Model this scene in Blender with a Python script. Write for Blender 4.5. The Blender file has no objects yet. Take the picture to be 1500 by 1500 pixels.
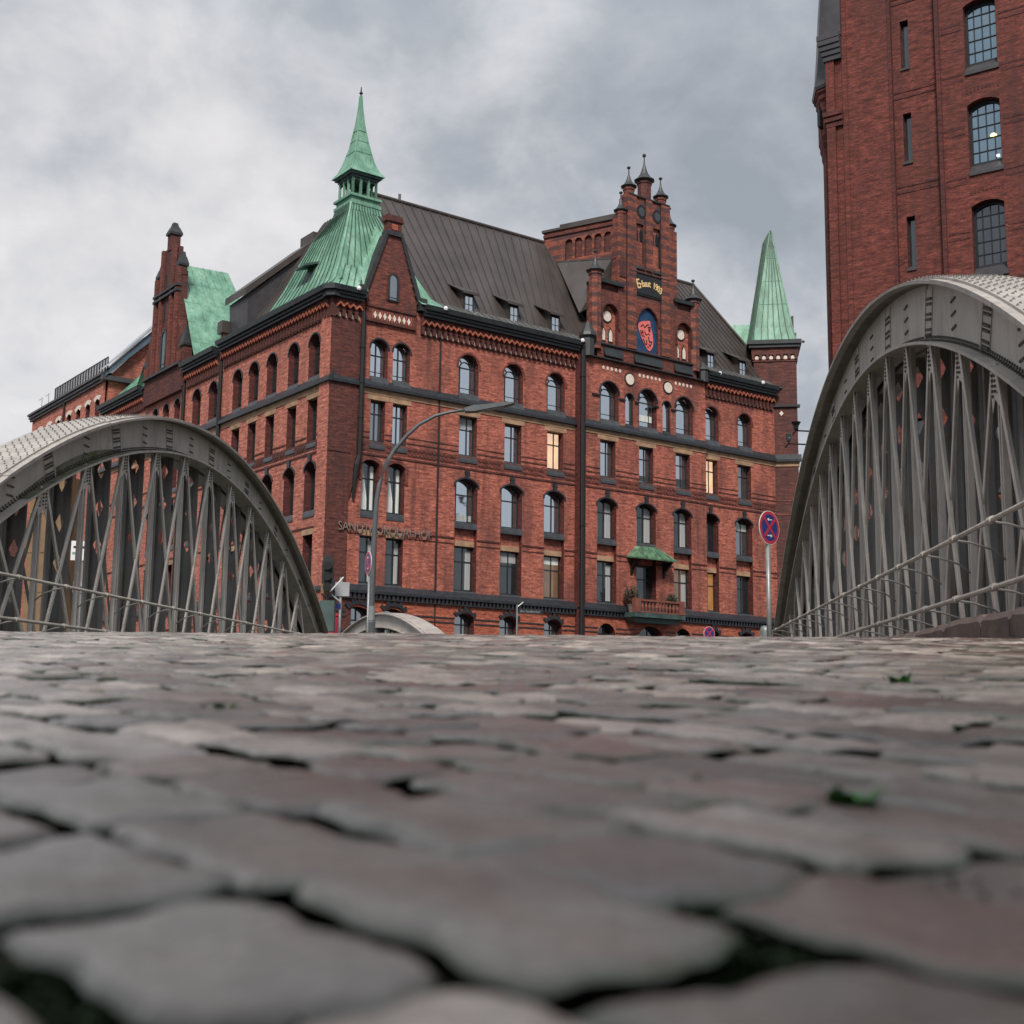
import bpy, bmesh, math, random
from math import sin, cos, pi, radians, sqrt, atan2
from mathutils import Vector, Matrix
random.seed(7)
S = bpy.context.scene
COL = S.collection

# ------------------------------------------------------------------ camera
F_PX, PITCH, ROLL = 1909.17, 0.1556935, 0.01318886
CAM_H = 0.12
cd = bpy.data.cameras.new('camera'); cam = bpy.data.objects.new('camera', cd); COL.objects.link(cam)
fw = Vector((0, cos(PITCH), sin(PITCH))); up = Vector((0, -sin(PITCH), cos(PITCH))); rt = Vector((1, 0, 0))
r2 = rt * cos(ROLL) + up * sin(ROLL); u2 = -rt * sin(ROLL) + up * cos(ROLL)
M = Matrix.Identity(4)
for i in range(3):
    M[i][0], M[i][1], M[i][2] = r2[i], u2[i], -fw[i]
M[2][3] = CAM_H
cam.matrix_world = M
cd.sensor_width = 36; cd.lens = F_PX / 1500 * 36
cd.clip_start = 0.02; cd.clip_end = 2000
cd.dof.use_dof = True; cd.dof.focus_distance = 45; cd.dof.aperture_fstop = 6.6
S.camera = cam

# ------------------------------------------------------------------ sky, sun, exposure
SUN_EL, SUN_AZ = radians(44), radians(184)
wd = bpy.data.worlds.new('World'); S.world = wd; wd.use_nodes = True
nt = wd.node_tree; nt.nodes.clear()
def N(t, **k):
    n = nt.nodes.new(t)
    for a, b in k.items():
        if a.startswith('i_'): n.inputs[a[2:].replace('_', ' ')].default_value = b
        else: setattr(n, a, b)
    return n
def lk(a, b): nt.links.new(a, b)
def mth(op, a, b=None, clamp=False):
    n = N('ShaderNodeMath', operation=op); n.use_clamp = clamp
    for i, x in enumerate((a, b)):
        if x is None: continue
        if isinstance(x, (int, float)): n.inputs[i].default_value = x
        else: lk(x, n.inputs[i])
    return n.outputs[0]
def ramp(fac, stops):
    n = N('ShaderNodeValToRGB'); e = n.color_ramp.elements
    while len(e) < len(stops): e.new(0.5)
    for k, (p, c) in zip(e, stops):
        k.position = p; k.color = (*c, 1) if len(c) == 3 else c
    lk(fac, n.inputs[0]); return n.outputs[0]
def mixc(fac, a, b, mode='MIX'):
    n = N('ShaderNodeMix', data_type='RGBA', blend_type=mode)
    for i, x in ((0, fac), (6, a), (7, b)):
        if isinstance(x, (int, float)): n.inputs[i].default_value = x
        elif isinstance(x, tuple): n.inputs[i].default_value = (*x, 1)
        else: lk(x, n.inputs[i])
    return n.outputs[2]
sky = N('ShaderNodeTexSky', sky_type='NISHITA', sun_disc=False, sun_elevation=SUN_EL, sun_rotation=SUN_AZ)
bg1 = N('ShaderNodeBackground', i_Strength=0.07); lk(sky.outputs[0], bg1.inputs[0])
tc = N('ShaderNodeTexCoord'); sep = N('ShaderNodeSeparateXYZ'); lk(tc.outputs['Generated'], sep.inputs[0])
X, Y, Z = sep.outputs
den = mth('ADD', mth('MAXIMUM', Z, 0.0), 0.62)
cmb = N('ShaderNodeCombineXYZ'); lk(mth('DIVIDE', X, den), cmb.inputs[0]); lk(mth('DIVIDE', Y, den), cmb.inputs[1]); lk(mth('MULTIPLY', Z, 0.6), cmb.inputs[2])
mp = N('ShaderNodeMapping'); mp.inputs['Rotation'].default_value = (0, 0, 0.5); mp.inputs['Scale'].default_value = (1.0, 0.9, 1); mp.inputs['Location'].default_value = (3.1, 1.7, 0)
lk(cmb.outputs[0], mp.inputs[0])
n1 = N('ShaderNodeTexNoise', i_Scale=4.2, i_Detail=6.0, i_Roughness=0.52, i_Distortion=0.35); lk(mp.outputs[0], n1.inputs[0])
n2 = N('ShaderNodeTexNoise', i_Scale=10.5, i_Detail=6.0, i_Roughness=0.55, i_Distortion=0.25); lk(mp.outputs[0], n2.inputs[0])
cl = mth('ADD', mth('MULTIPLY', n1.outputs[0], 0.55), mth('MULTIPLY', n2.outputs[0], 0.45))
# brighter and warmer low on the left, where the sun stands behind thin cloud
dotl = N('ShaderNodeVectorMath', operation='DOT_PRODUCT'); lk(tc.outputs['Generated'], dotl.inputs[0]); dotl.inputs[1].default_value = (-0.42, 0.90, 0.12)
glow = mth('MULTIPLY', mth('SUBTRACT', dotl.outputs['Value'], 0.84), 1.45)
glow = mth('SUBTRACT', glow, mth('MULTIPLY', mth('MAXIMUM', Z, 0.0), 0.30))
cl2 = mth('ADD', mth('ADD', mth('MULTIPLY', cl, 1.45), -0.225), mth('ADD', glow, 0.02), clamp=True)
cc = ramp(cl2, [(0.22, (0.140, 0.152, 0.166)), (0.36, (0.182, 0.191, 0.205)), (0.47, (0.240, 0.243, 0.254)), (0.58, (0.300, 0.295, 0.299)), (0.76, (0.365, 0.352, 0.350))])
zb = ramp(Z, [(0.45, (1, 1, 1)), (0.95, (2.3, 2.3, 2.3))])
yb = ramp(mth('MULTIPLY', Y, -1.0), [(0.0, (1, 1, 1)), (0.7, (1.5, 1.5, 1.5))])
cc = mixc(1.0, mixc(1.0, cc, zb, 'MULTIPLY'), yb, 'MULTIPLY')
bg2 = N('ShaderNodeBackground', i_Strength=1.0); lk(cc, bg2.inputs[0])
mx = N('ShaderNodeMixShader'); mx.inputs[0].default_value = 0.93
lk(bg1.outputs[0], mx.inputs[1]); lk(bg2.outputs[0], mx.inputs[2])
wo = N('ShaderNodeOutputWorld'); lk(mx.outputs[0], wo.inputs[0])

sl = bpy.data.lights.new('sun', 'SUN'); sl.energy = 1.5; sl.angle = radians(12); sl.color = (1, 0.95, 0.88)
so = bpy.data.objects.new('sun', sl); COL.objects.link(so)
sd = Vector((sin(SUN_AZ) * cos(SUN_EL), cos(SUN_AZ) * cos(SUN_EL), sin(SUN_EL)))
so.rotation_euler = (-sd).to_track_quat('-Z', 'Y').to_euler(); so.location = (0, -30, 60)
vs = S.view_settings; vs.view_transform = 'Standard'; vs.look = 'None'; vs.exposure = 1.28; vs.gamma = 1.0; vs.use_curve_mapping = False

# ------------------------------------------------------------------ materials
def new_mat(name):
    global nt
    m = bpy.data.materials.new(name); m.use_nodes = True; nt = m.node_tree; nt.nodes.clear()
    b = N('ShaderNodeBsdfPrincipled'); o = N('ShaderNodeOutputMaterial'); lk(b.outputs[0], o.inputs[0])
    return m, b
def vec(src='Object', scale=(1, 1, 1), rot=(0, 0, 0)):
    t = N('ShaderNodeTexCoord'); m = N('ShaderNodeMapping'); m.inputs['Scale'].default_value = scale; m.inputs['Rotation'].default_value = rot
    lk(t.outputs[src], m.inputs[0]); return m.outputs[0]
def noise(v, scale, detail=4, rough=0.55):
    n = N('ShaderNodeTexNoise', i_Scale=scale, i_Detail=float(detail), i_Roughness=rough); lk(v, n.inputs[0]); return n.outputs[0]
def bump(b, h, strength=0.3, dist=0.02):
    n = N('ShaderNodeBump', i_Strength=strength, i_Distance=dist); lk(h, n.inputs['Height']); lk(n.outputs[0], b.inputs['Normal'])
def mul(c, k): return tuple(x * k for x in c)
def simple(name, col, rough=0.6, var=0.25, scale=3.0, metal=0.0, bmp=0.0, stretch=(1, 1, 1), spec=0.5):
    m, b = new_mat(name)
    v = vec('Object', stretch); f = noise(v, scale, 5)
    lk(ramp(f, [(0.3, mul(col, 1 - var)), (0.7, mul(col, 1 + var))]), b.inputs['Base Color'])
    b.inputs['Roughness'].default_value = rough; b.inputs['Metallic'].default_value = metal; b.inputs['Specular IOR Level'].default_value = spec
    if bmp: bump(b, noise(v, scale * 8, 4), bmp, 0.01)
    return m
def brick(name, c1, c2, mort, dark, stain=0.55, stripes=0.0, row=0.078):
    m, b = new_mat(name)
    v = vec('UV')
    br = N('ShaderNodeTexBrick', offset=0.5); lk(v, br.inputs['Vector'])
    br.inputs['Color1'].default_value = (*c1, 1); br.inputs['Color2'].default_value = (*c2, 1); br.inputs['Mortar'].default_value = (*mort, 1)
    br.inputs['Scale'].default_value = 1.0; br.inputs['Brick Width'].default_value = 0.25; br.inputs['Row Height'].default_value = row
    br.inputs['Mortar Size'].default_value = 0.008; br.inputs['Mortar Smooth'].default_value = 0.3; br.inputs['Bias'].default_value = 0.0
    c = br.outputs[0]
    # groups of paler and darker bricks, laid along the courses
    g = noise(vec('UV', (1.1, 5.0, 1)), 1.6, 5, 0.72)
    c = mixc(1.0, c, ramp(g, [(0.34, (0.42, 0.37, 0.38)), (0.47, (0.92, 0.90, 0.90)), (0.64, (1.5, 1.62, 1.6))]), 'MULTIPLY')
    g2 = noise(vec('UV', (2.2, 9.0, 1)), 2.6, 3, 0.6)
    c = mixc(0.8, c, ramp(g2, [(0.36, (0.45, 0.43, 0.44)), (0.6, (1.18, 1.18, 1.18))]), 'MULTIPLY')
    s1 = noise(vec('UV', (0.55, 0.22, 1)), 1.0, 6, 0.65)
    c = mixc(mth('MULTIPLY', ramp(s1, [(0.46, (0, 0, 0)), (0.66, (1, 1, 1))]), stain), c, dark)
    s2 = noise(vec('UV', (2.4, 0.12, 1)), 1.0, 5, 0.6)       # rain streaks
    c = mixc(mth('MULTIPLY', ramp(s2, [(0.52, (0, 0, 0)), (0.70, (1, 1, 1))]), stain * 0.9), c, dark)
    if stripes:
        sp = N('ShaderNodeSeparateXYZ'); lk(v, sp.inputs[0])
        w = mth('SINE', mth('MULTIPLY', sp.outputs[1], 2 * pi / 0.62))
        w = mth('MULTIPLY', ramp(mth('ADD', mth('MULTIPLY', w, 0.5), 0.5), [(0.5, (0, 0, 0)), (0.6, (1, 1, 1))]), ramp(noise(v, 1.3, 3), [(0.35, (0, 0, 0)), (0.5, (1, 1, 1))]))
        c = mixc(mth('MULTIPLY', w, stripes), c, mul(dark, 1.3))
    lk(c, b.inputs['Base Color']); b.inputs['Roughness'].default_value = 0.75; b.inputs['Specular IOR Level'].default_value = 0.35
    bump(b, br.outputs[1], 0.35, -0.01)
    return m
MT = {}
MT['brick'] = brick('red_brick', (0.47, 0.130, 0.082), (0.36, 0.092, 0.060), (0.30, 0.145, 0.115), (0.085, 0.034, 0.030), 0.68)
MT['brick_side'] = brick('side_brick', (0.54, 0.175, 0.118), (0.43, 0.130, 0.088), (0.34, 0.18, 0.145), (0.17, 0.065, 0.052), 0.40)
MT['brick_dark'] = brick('sooty_brick', (0.15, 0.040, 0.029), (0.095, 0.028, 0.023), (0.08, 0.04, 0.033), (0.045, 0.024, 0.024), 0.7)
MT['brick_gable'] = brick('gable_brick', (0.23, 0.058, 0.038), (0.15, 0.038, 0.028), (0.12, 0.058, 0.046), (0.05, 0.028, 0.028), 0.6)
MT['brick_stripe'] = brick('striped_brick', (0.32, 0.088, 0.050), (0.22, 0.056, 0.036), (0.15, 0.07, 0.05), (0.045, 0.026, 0.028), 0.45, 0.8)
MT['brick_base'] = brick('bright_base_brick', (0.46, 0.120, 0.062), (0.36, 0.088, 0.050), (0.25, 0.10, 0.07), (0.20, 0.06, 0.042), 0.35)
MT['brick_tower'] = brick('warehouse_brick', (0.19, 0.040, 0.027), (0.135, 0.029, 0.021), (0.085, 0.039, 0.032), (0.055, 0.020, 0.017), 0.5, row=0.075)
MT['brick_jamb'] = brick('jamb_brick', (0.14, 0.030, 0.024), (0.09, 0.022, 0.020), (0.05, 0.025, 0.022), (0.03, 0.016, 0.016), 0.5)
MT['glazed'] = simple('dark_pier_shade', (0.021, 0.023, 0.028), 0.38, 0.4, 4)
MT['pipe'] = simple('black_downpipe_paint', (0.006, 0.005, 0.006), 0.55, 0.2)
MT['stone'] = simple('sandstone', (0.34, 0.205, 0.125), 0.8, 0.35, 1.6, stretch=(1, 1, 2))
MT['sill'] = simple('grey_sill_glaze', (0.050, 0.053, 0.058), 0.35, 0.3, 3)
MT['sill_edge'] = simple('zinc_sill_edge', (0.30, 0.30, 0.31), 0.4, 0.2)
MT['plaster'] = simple('pale_plaster', (0.68, 0.58, 0.50), 0.8, 0.15, 6)
MT['frame'] = simple('dark_green_window_paint', (0.018, 0.024, 0.024), 0.4, 0.2)
MT['frame_black'] = simple('black_iron_paint', (0.012, 0.013, 0.015), 0.45, 0.2)
MT['roof'] = simple('brown_sheet_roof', (0.058, 0.047, 0.043), 0.45, 0.30, 0.7, stretch=(1, 1, 0.4), spec=0.5)
MT['roof_pale'] = simple('weathered_sheet_roof', (0.10, 0.097, 0.092), 0.42, 0.3, 1.0)
MT['slate'] = simple('dark_slate', (0.050, 0.046, 0.050), 0.45, 0.25, 2)
MT['lead'] = simple('dark_lead_caps', (0.030, 0.030, 0.032), 0.5, 0.35, 3)
MT['copper_dark'] = simple('dark_copper_trim', (0.045, 0.075, 0.070), 0.5, 0.45, 2)
MT['gutter'] = simple('gutter_metal', (0.018, 0.022, 0.024), 0.42, 0.4, 2)
MT['zinc'] = simple('zinc_cladding', (0.36, 0.38, 0.41), 0.35, 0.15, 1, 0.3)
MT['bluegrey'] = simple('blue_grey_soffit', (0.07, 0.10, 0.135), 0.5, 0.2, 1)
MT['galv'] = simple('galvanised_steel', (0.27, 0.28, 0.28), 0.45, 0.2, 6, 0.4)
MT['lamp_grey'] = simple('grey_lamp_paint', (0.085, 0.090, 0.098), 0.4, 0.15, 4)
MT['sign_red'] = simple('sign_red', (0.44, 0.026, 0.060), 0.4, 0.06)
MT['sign_blue'] = simple('sign_blue', (0.014, 0.035, 0.17), 0.4, 0.06)
MT['white'] = simple('white_paint', (0.72, 0.70, 0.70), 0.5, 0.08)
MT['ink'] = simple('dark_ink', (0.02, 0.02, 0.025), 0.6, 0.1)
MT['gold'] = simple('gilt_letters', (0.75, 0.52, 0.24), 0.35, 0.15, 8)
MT['emb_blue'] = simple('emblem_blue', (0.008, 0.045, 0.115), 0.5, 0.4, 3)
MT['emb_pink'] = simple('emblem_pink', (0.72, 0.15, 0.135), 0.5, 0.25, 5)
MT['emb_dark'] = simple('emblem_marks', (0.045, 0.012, 0.018), 0.5, 0.1)
MT['letter'] = simple('bronze_letters', (0.20, 0.155, 0.135), 0.4, 0.2)
MT['curtain'] = simple('grey_curtain', (0.36, 0.36, 0.36), 0.9, 0.25, 14, stretch=(3, 3, 0.05))
MT['curtain_white'] = simple('white_curtain', (0.62, 0.63, 0.60), 0.9, 0.25, 12, stretch=(3, 3, 0.05))
MT['ochre'] = simple('ochre_boards', (0.19, 0.115, 0.058), 0.7, 0.2, 1.5)
MT['leaf'] = simple('dark_shrub_leaf', (0.020, 0.032, 0.017), 0.6, 0.4, 9)
MT['weed'] = simple('weed_leaf', (0.045, 0.20, 0.035), 0.55, 0.4, 30)
MT['moss'] = simple('joint_moss', (0.020, 0.038, 0.011), 0.9, 0.5, 40)
m, b = new_mat('joint_soil'); v = vec('Object')
lk(mixc(ramp(noise(v, 3.0, 4), [(0.45, (0, 0, 0)), (0.58, (1, 1, 1))]), (0.050, 0.040, 0.028), (0.026, 0.048, 0.014)), b.inputs['Base Color']); b.inputs['Roughness'].default_value = 0.95; bump(b, noise(v, 90, 5, .7), .8, .01); MT['soil'] = m
MT['asphalt'] = simple('asphalt', (0.06, 0.06, 0.06), 0.8, 0.2, 5)
MT['quay'] = simple('quay_stone', (0.16, 0.13, 0.115), 0.8, 0.3, 1.2)
MT['water'] = simple('canal_water_surface', (0.02, 0.025, 0.022), 0.08, 0.2, 0.5)
MT['terracotta'] = simple('terracotta_stone', (0.17, 0.055, 0.038), 0.75, 0.3, 4)
def m_copper():
    m, b = new_mat('green_copper')
    f = noise(vec('Object', (1, 1, 0.5)), 1.1, 5); g = noise(vec('Object', (4, 4, 0.35)), 1.6, 5, 0.65)
    c = ramp(f, [(0.3, (0.075, 0.19, 0.125)), (0.5, (0.155, 0.325, 0.228)), (0.7, (0.27, 0.46, 0.345))])
    c = mixc(mth('MULTIPLY', ramp(g, [(0.47, (0, 0, 0)), (0.70, (1, 1, 1))]), 0.75), c, (0.085, 0.13, 0.085))
    lk(c, b.inputs['Base Color']); b.inputs['Roughness'].default_value = 0.55; return m
MT['copper'] = m_copper()
MT['seam'] = simple('weathered_seam', (0.045, 0.095, 0.065), 0.6, 0.5, 3)
MT['copper_aged'] = simple('aged_green_canopy', (0.075, 0.15, 0.085), 0.6, 0.6, 3)
def m_steel(name, col, dirt):
    m, b = new_mat(name)
    v = vec('Object'); f = noise(v, 1.4, 6, 0.6); g = noise(vec('Object', (2.0, 2.0, 0.35)), 3.0, 6, 0.7)
    c = ramp(f, [(0.3, mul(col, 0.82)), (0.7, mul(col, 1.15))])
    c = mixc(mth('MULTIPLY', ramp(g, [(0.48, (0, 0, 0)), (0.68, (1, 1, 1))]), dirt), c, (0.085, 0.066, 0.052))
    r_ = noise(v, 9.0, 6, 0.75); c = mixc(mth('MULTIPLY', ramp(r_, [(0.60, (0, 0, 0)), (0.70, (1, 1, 1))]), dirt * 0.9), c, (0.10, 0.055, 0.032))
    lk(c, b.inputs['Base Color']); b.inputs['Roughness'].default_value = 0.5; b.inputs['Specular IOR Level'].default_value = 0.4
    bump(b, noise(v, 26, 3), 0.12, 0.01); return m
MT['steel'] = m_steel('grey_bridge_paint', (0.47, 0.428, 0.385), 0.35)
MT['steel_pale'] = m_steel('pale_bridge_paint', (0.40, 0.361, 0.328), 0.4)
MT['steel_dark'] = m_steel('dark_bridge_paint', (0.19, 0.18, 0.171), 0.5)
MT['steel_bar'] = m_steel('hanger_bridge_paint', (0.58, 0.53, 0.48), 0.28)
MT['rivet'] = m_steel('rivet_paint', (0.10, 0.088, 0.08), 0.3)
def m_algae():
    m, b = new_mat('algae_on_paint')
    g = noise(vec('Object'), 6.0, 6, 0.7)
    c = mixc(ramp(g, [(0.42, (0, 0, 0)), (0.62, (1, 1, 1))]), (0.19, 0.175, 0.15), (0.085, 0.105, 0.022))
    lk(c, b.inputs['Base Color']); b.inputs['Roughness'].default_value = 0.8; return m
MT['algae'] = m_algae()
def pane_mat(name, col, refl, rough=0.04, tint=(0.9, 0.93, 0.97), emit=None, es=0.0):
    m, b = new_mat(name)
    g = noise(vec('Object', (1, 1, 1)), 1.3, 3)
    lk(ramp(g, [(0.35, mul(col, 0.7)), (0.65, mul(col, 1.3))]), b.inputs['Base Color'])
    b.inputs['Roughness'].default_value = rough; b.inputs['Specular IOR Level'].default_value = 0.6
    if emit:
        lk(ramp(noise(vec('Object', (1, 1, 0.6)), 1.7, 3), [(0.35, mul(emit, 0.75)), (0.65, emit)]), b.inputs['Emission Color']); b.inputs['Emission Strength'].default_value = es
    gl = N('ShaderNodeBsdfGlossy', i_Roughness=rough); gl.inputs[0].default_value = (*tint, 1)
    ms = N('ShaderNodeMixShader'); ms.inputs[0].default_value = refl
    lk(b.outputs[0], ms.inputs[1]); lk(gl.outputs[0], ms.inputs[2])
    o = [n for n in nt.nodes if n.type == 'OUTPUT_MATERIAL'][0]; lk(ms.outputs[0], o.inputs[0])
    bump(b, noise(vec('Object'), 0.8, 2), 0.05, 0.05)
    return m
MT['pane_sky'] = pane_mat('coated_glass', (0.05, 0.055, 0.06), 0.85)
MT['pane_mid'] = pane_mat('grey_glass', (0.045, 0.05, 0.052), 0.38)
MT['pane_dark'] = pane_mat('dark_glass', (0.014, 0.017, 0.019), 0.10)
MT['pane_side'] = pane_mat('side_glass', (0.014, 0.017, 0.019), 0.14)
MT['pane_blue'] = pane_mat('blue_glass', (0.03, 0.05, 0.06), 0.42, tint=(0.62, 0.80, 0.92))
MT['pane_warm'] = pane_mat('lit_room_glass', (0.3, 0.2, 0.1), 0.12, emit=(1.0, 0.62, 0.40), es=0.42)
MT['pane_amber'] = pane_mat('dim_lit_room_glass', (0.2, 0.1, 0.04), 0.08, emit=(0.62, 0.27, 0.07), es=0.19)
MT['pane_brown'] = pane_mat('brown_room_glass', (0.10, 0.055, 0.03), 0.10, emit=(0.30, 0.16, 0.08), es=0.14)
m, b = new_mat('lamp_glow'); b.inputs['Base Color'].default_value = (1, 0.8, 0.4, 1); b.inputs['Emission Color'].default_value = (1, 0.72, 0.25, 1); b.inputs['Emission Strength'].default_value = 1.4; MT['glow'] = m
m, b = new_mat('white_lamp_glow'); b.inputs['Base Color'].default_value = (1, 1, 1, 1); b.inputs['Emission Color'].default_value = (1, 0.95, 0.9, 1); b.inputs['Emission Strength'].default_value = .6; MT['glow_white'] = m
def m_cobble():
    m, b = new_mat('cobble_stone')
    a = N('ShaderNodeAttribute', attribute_name='stone'); v = vec('Object')
    sp = N('ShaderNodeSeparateColor'); lk(a.outputs['Color'], sp.inputs[0])
    c = ramp(sp.outputs[0], [(0.0, (0.17, 0.143, 0.122)), (0.2, (0.31, 0.255, 0.220)), (0.5, (0.52, 0.428, 0.372)), (0.66, (0.41, 0.350, 0.312)), (0.76, (0.23, 0.193, 0.172)), (0.86, (0.21, 0.138, 0.114)), (0.95, (0.15, 0.077, 0.061)), (1.0, (0.085, 0.037, 0.03))])
    f = noise(v, 14, 6, 0.65); c = mixc(1.0, c, ramp(f, [(0.3, (0.66, 0.65, 0.64)), (0.7, (1.22, 1.22, 1.22))]), 'MULTIPLY')
    f2 = noise(v, 120, 4, 0.7); c = mixc(1.0, c, ramp(f2, [(0.3, (0.70, 0.70, 0.70)), (0.68, (1.25, 1.25, 1.25))]), 'MULTIPLY')
    g = noise(v, 5, 4, 0.6); c = mixc(mth('MULTIPLY', ramp(g, [(0.58, (0, 0, 0)), (0.72, (1, 1, 1))]), 0.5), c, (0.17, 0.085, 0.06))
    c = mixc(1.0, c, ramp(sp.outputs[2], [(0.0, (0.58, 0.56, 0.55)), (0.5, (0.95, 0.94, 0.93)), (1.0, (1.35, 1.33, 1.30))]), 'MULTIPLY')
    h_ = noise(v, 9, 5, 0.7); c = mixc(mth('MULTIPLY', ramp(h_, [(0.50, (0, 0, 0)), (0.66, (1, 1, 1))]), 0.55), c, (0.105, 0.072, 0.056))
    # soil and moss lie on the sunken rims of each stone
    jm = mixc(ramp(noise(v, 1.6, 3), [(0.40, (0, 0, 0)), (0.54, (1, 1, 1))]), (0.030, 0.025, 0.018), (0.026, 0.058, 0.012)); c = mixc(mth('MULTIPLY', sp.outputs[1], 0.92), c, jm)
    lk(c, b.inputs['Base Color'])
    lk(ramp(noise(v, 3.5, 4), [(0.35, (0.16,) * 3), (0.7, (0.38,) * 3)]), b.inputs['Roughness']); b.inputs['Specular IOR Level'].default_value = 0.5
    b.inputs['Coat Weight'].default_value = 0.35; b.inputs['Coat Roughness'].default_value = 0.30; bump(b, noise(v, 55, 6, 0.7), 0.55, 0.006); return m
MT['cobble'] = m_cobble()

# ------------------------------------------------------------------ mesh helpers
class MB:
    def __init__(s): s.v = []; s.f = []
    def quad(s, *p):
        i = len(s.v); s.v += [tuple(q) for q in p]; s.f.append(tuple(range(i, i + len(p))))
    def box(s, x0, x1, y0, y1, z0, z1):
        i = len(s.v)
        s.v += [(x, y, z) for z in (z0, z1) for y in (y0, y1) for x in (x0, x1)]
        s.f += [tuple(i + k for k in q) for q in ((0, 2, 3, 1), (4, 5, 7, 6), (0, 1, 5, 4), (2, 6, 7, 3), (0, 4, 6, 2), (1, 3, 7, 5))]
    def prism(s, poly, fn, a, b):               # poly of 2-D points, fn(p, q, depth) -> 3-D
        n = len(poly); i = len(s.v)
        s.v += [tuple(fn(p, q, a)) for p, q in poly] + [tuple(fn(p, q, b)) for p, q in poly]
        s.f.append(tuple(range(i, i + n))); s.f.append(tuple(range(i + 2 * n - 1, i + n - 1, -1)))
        for k in range(n):
            l = (k + 1) % n; s.f.append((i + k, i + l, i + n + l, i + n + k))
    def bar(s, a, b, w, t, side):               # rectangular bar, width w along side, thickness t
        a, b, side = Vector(a), Vector(b), Vector(side)
        d = (b - a).normalized(); side = (side - d * side.dot(d)).normalized(); o = d.cross(side)
        i = len(s.v)
        for p in (a, b):
            for x, y in ((-1, -1), (1, -1), (1, 1), (-1, 1)): s.v.append(tuple(p + side * (x * w / 2) + o * (y * t / 2)))
        s.f += [tuple(i + k for k in q) for q in ((0, 3, 2, 1), (4, 5, 6, 7), (0, 1, 5, 4), (1, 2, 6, 5), (2, 3, 7, 6), (3, 0, 4, 7))]
    def tube(s, pts, r, n=8):
        pts = [Vector(p) for p in pts]; rr = r if isinstance(r, (list, tuple)) else [r] * len(pts)
        rings = []; ref = Vector((0.013, 0.021, 1)) 
        for k, p in enumerate(pts):
            d = (pts[min(k + 1, len(pts) - 1)] - pts[max(k - 1, 0)]).normalized()
            if abs(d.dot(ref.normalized())) > 0.95: ref2 = Vector((1, 0, 0.01))
            else: ref2 = ref
            a = d.cross(ref2).normalized(); b_ = d.cross(a)
            i = len(s.v); rings.append(i)
            s.v += [tuple(p + (a * cos(2 * pi * j / n) + b_ * sin(2 * pi * j / n)) * rr[k]) for j in range(n)]
        for i, j in zip(rings, rings[1:]):
            s.f += [(i + k, i + (k + 1) % n, j + (k + 1) % n, j + k) for k in range(n)]
        s.f.append(tuple(range(rings[0], rings[0] + n))[::-1]); s.f.append(tuple(range(rings[-1], rings[-1] + n)))
    def lathe(s, c, prof, n=8, rot=0.0):        # prof [(r, z)]
        rings = []
        for r, z in prof:
            i = len(s.v); rings.append(i)
            s.v += [(c[0] + r * cos(2 * pi * (j + rot) / n), c[1] + r * sin(2 * pi * (j + rot) / n), c[2] + z) for j in range(n)]
        for i, j in zip(rings, rings[1:]):
            s.f += [(i + k, i + (k + 1) % n, j + (k + 1) % n, j + k) for k in range(n)]
        s.f.append(tuple(range(rings[0], rings[0] + n))[::-1]); s.f.append(tuple(range(rings[-1], rings[-1] + n)))
    def build(s, name, m, parent=None, smooth=False, recalc=True, extra=()):
        mi = [0] * len(s.f)
        for k, (o_, _) in enumerate(extra):
            i = len(s.v); s.v += o_.v; s.f += [tuple(i + q for q in f) for f in o_.f]; mi += [k + 1] * len(o_.f)
        me = bpy.data.meshes.new(name); me.from_pydata(s.v, [], s.f)
        if extra: me.polygons.foreach_set('material_index', mi)
        if recalc:
            bm = bmesh.new(); bm.from_mesh(me); bmesh.ops.recalc_face_normals(bm, faces=bm.faces); bm.to_mesh(me); bm.free()
        me.update()
        uv = me.uv_layers.new(name='UVMap'); vv = me.vertices; data = uv.data
        for p in me.polygons:
            n = p.normal; ax, ay, az = abs(n.x), abs(n.y), abs(n.z)
            for li in p.loop_indices:
                c = vv[me.loops[li].vertex_index].co
                data[li].uv = (c.x, c.y) if az > 0.8 else ((c.y, c.z) if ax > ay else (c.x, c.z))
        if smooth:
            for p in me.polygons: p.use_smooth = True
        for q in [m] + [x[1] for x in extra]: me.materials.append(MT[q] if isinstance(q, str) else q)
        o = bpy.data.objects.new(name, me); COL.objects.link(o)
        if parent: o.parent = parent
        return o
def each(mb, name, m, parent, recalc=True):       # one object per connected piece
    par = list(range(len(mb.v)))
    def find(i):
        while par[i] != i: par[i] = par[par[i]]; i = par[i]
        return i
    key = {}
    for i, v in enumerate(mb.v):
        k = tuple(round(c, 4) for c in v)
        if k in key: par[find(i)] = find(key[k])
        else: key[k] = i
    for f in mb.f:
        for q in f[1:]: par[find(q)] = find(f[0])
    groups = {}
    for f in mb.f: groups.setdefault(find(f[0]), []).append(f)
    out = []
    for fs in groups.values():
        idx = {}; nb = MB()
        for f in fs:
            for q in f:
                if q not in idx: idx[q] = len(nb.v); nb.v.append(mb.v[q])
            nb.f.append(tuple(idx[q] for q in f))
        out.append(nb.build(name, m, parent, recalc=recalc))
    return out
def sub(o, f):                                    # make o, modelled in its thing's frame, a sub-part of part f
    o.parent = f; o.matrix_parent_inverse = f.matrix_basis.inverted(); return o
WIN = {}                                          # windows of the office building by row and position
def tag(o, label=None, cat=None, group=None, kind=None):
    if label: o['label'] = label
    if cat: o['category'] = cat
    if group: o['group'] = group
    if kind: o['kind'] = kind
    return o
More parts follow.
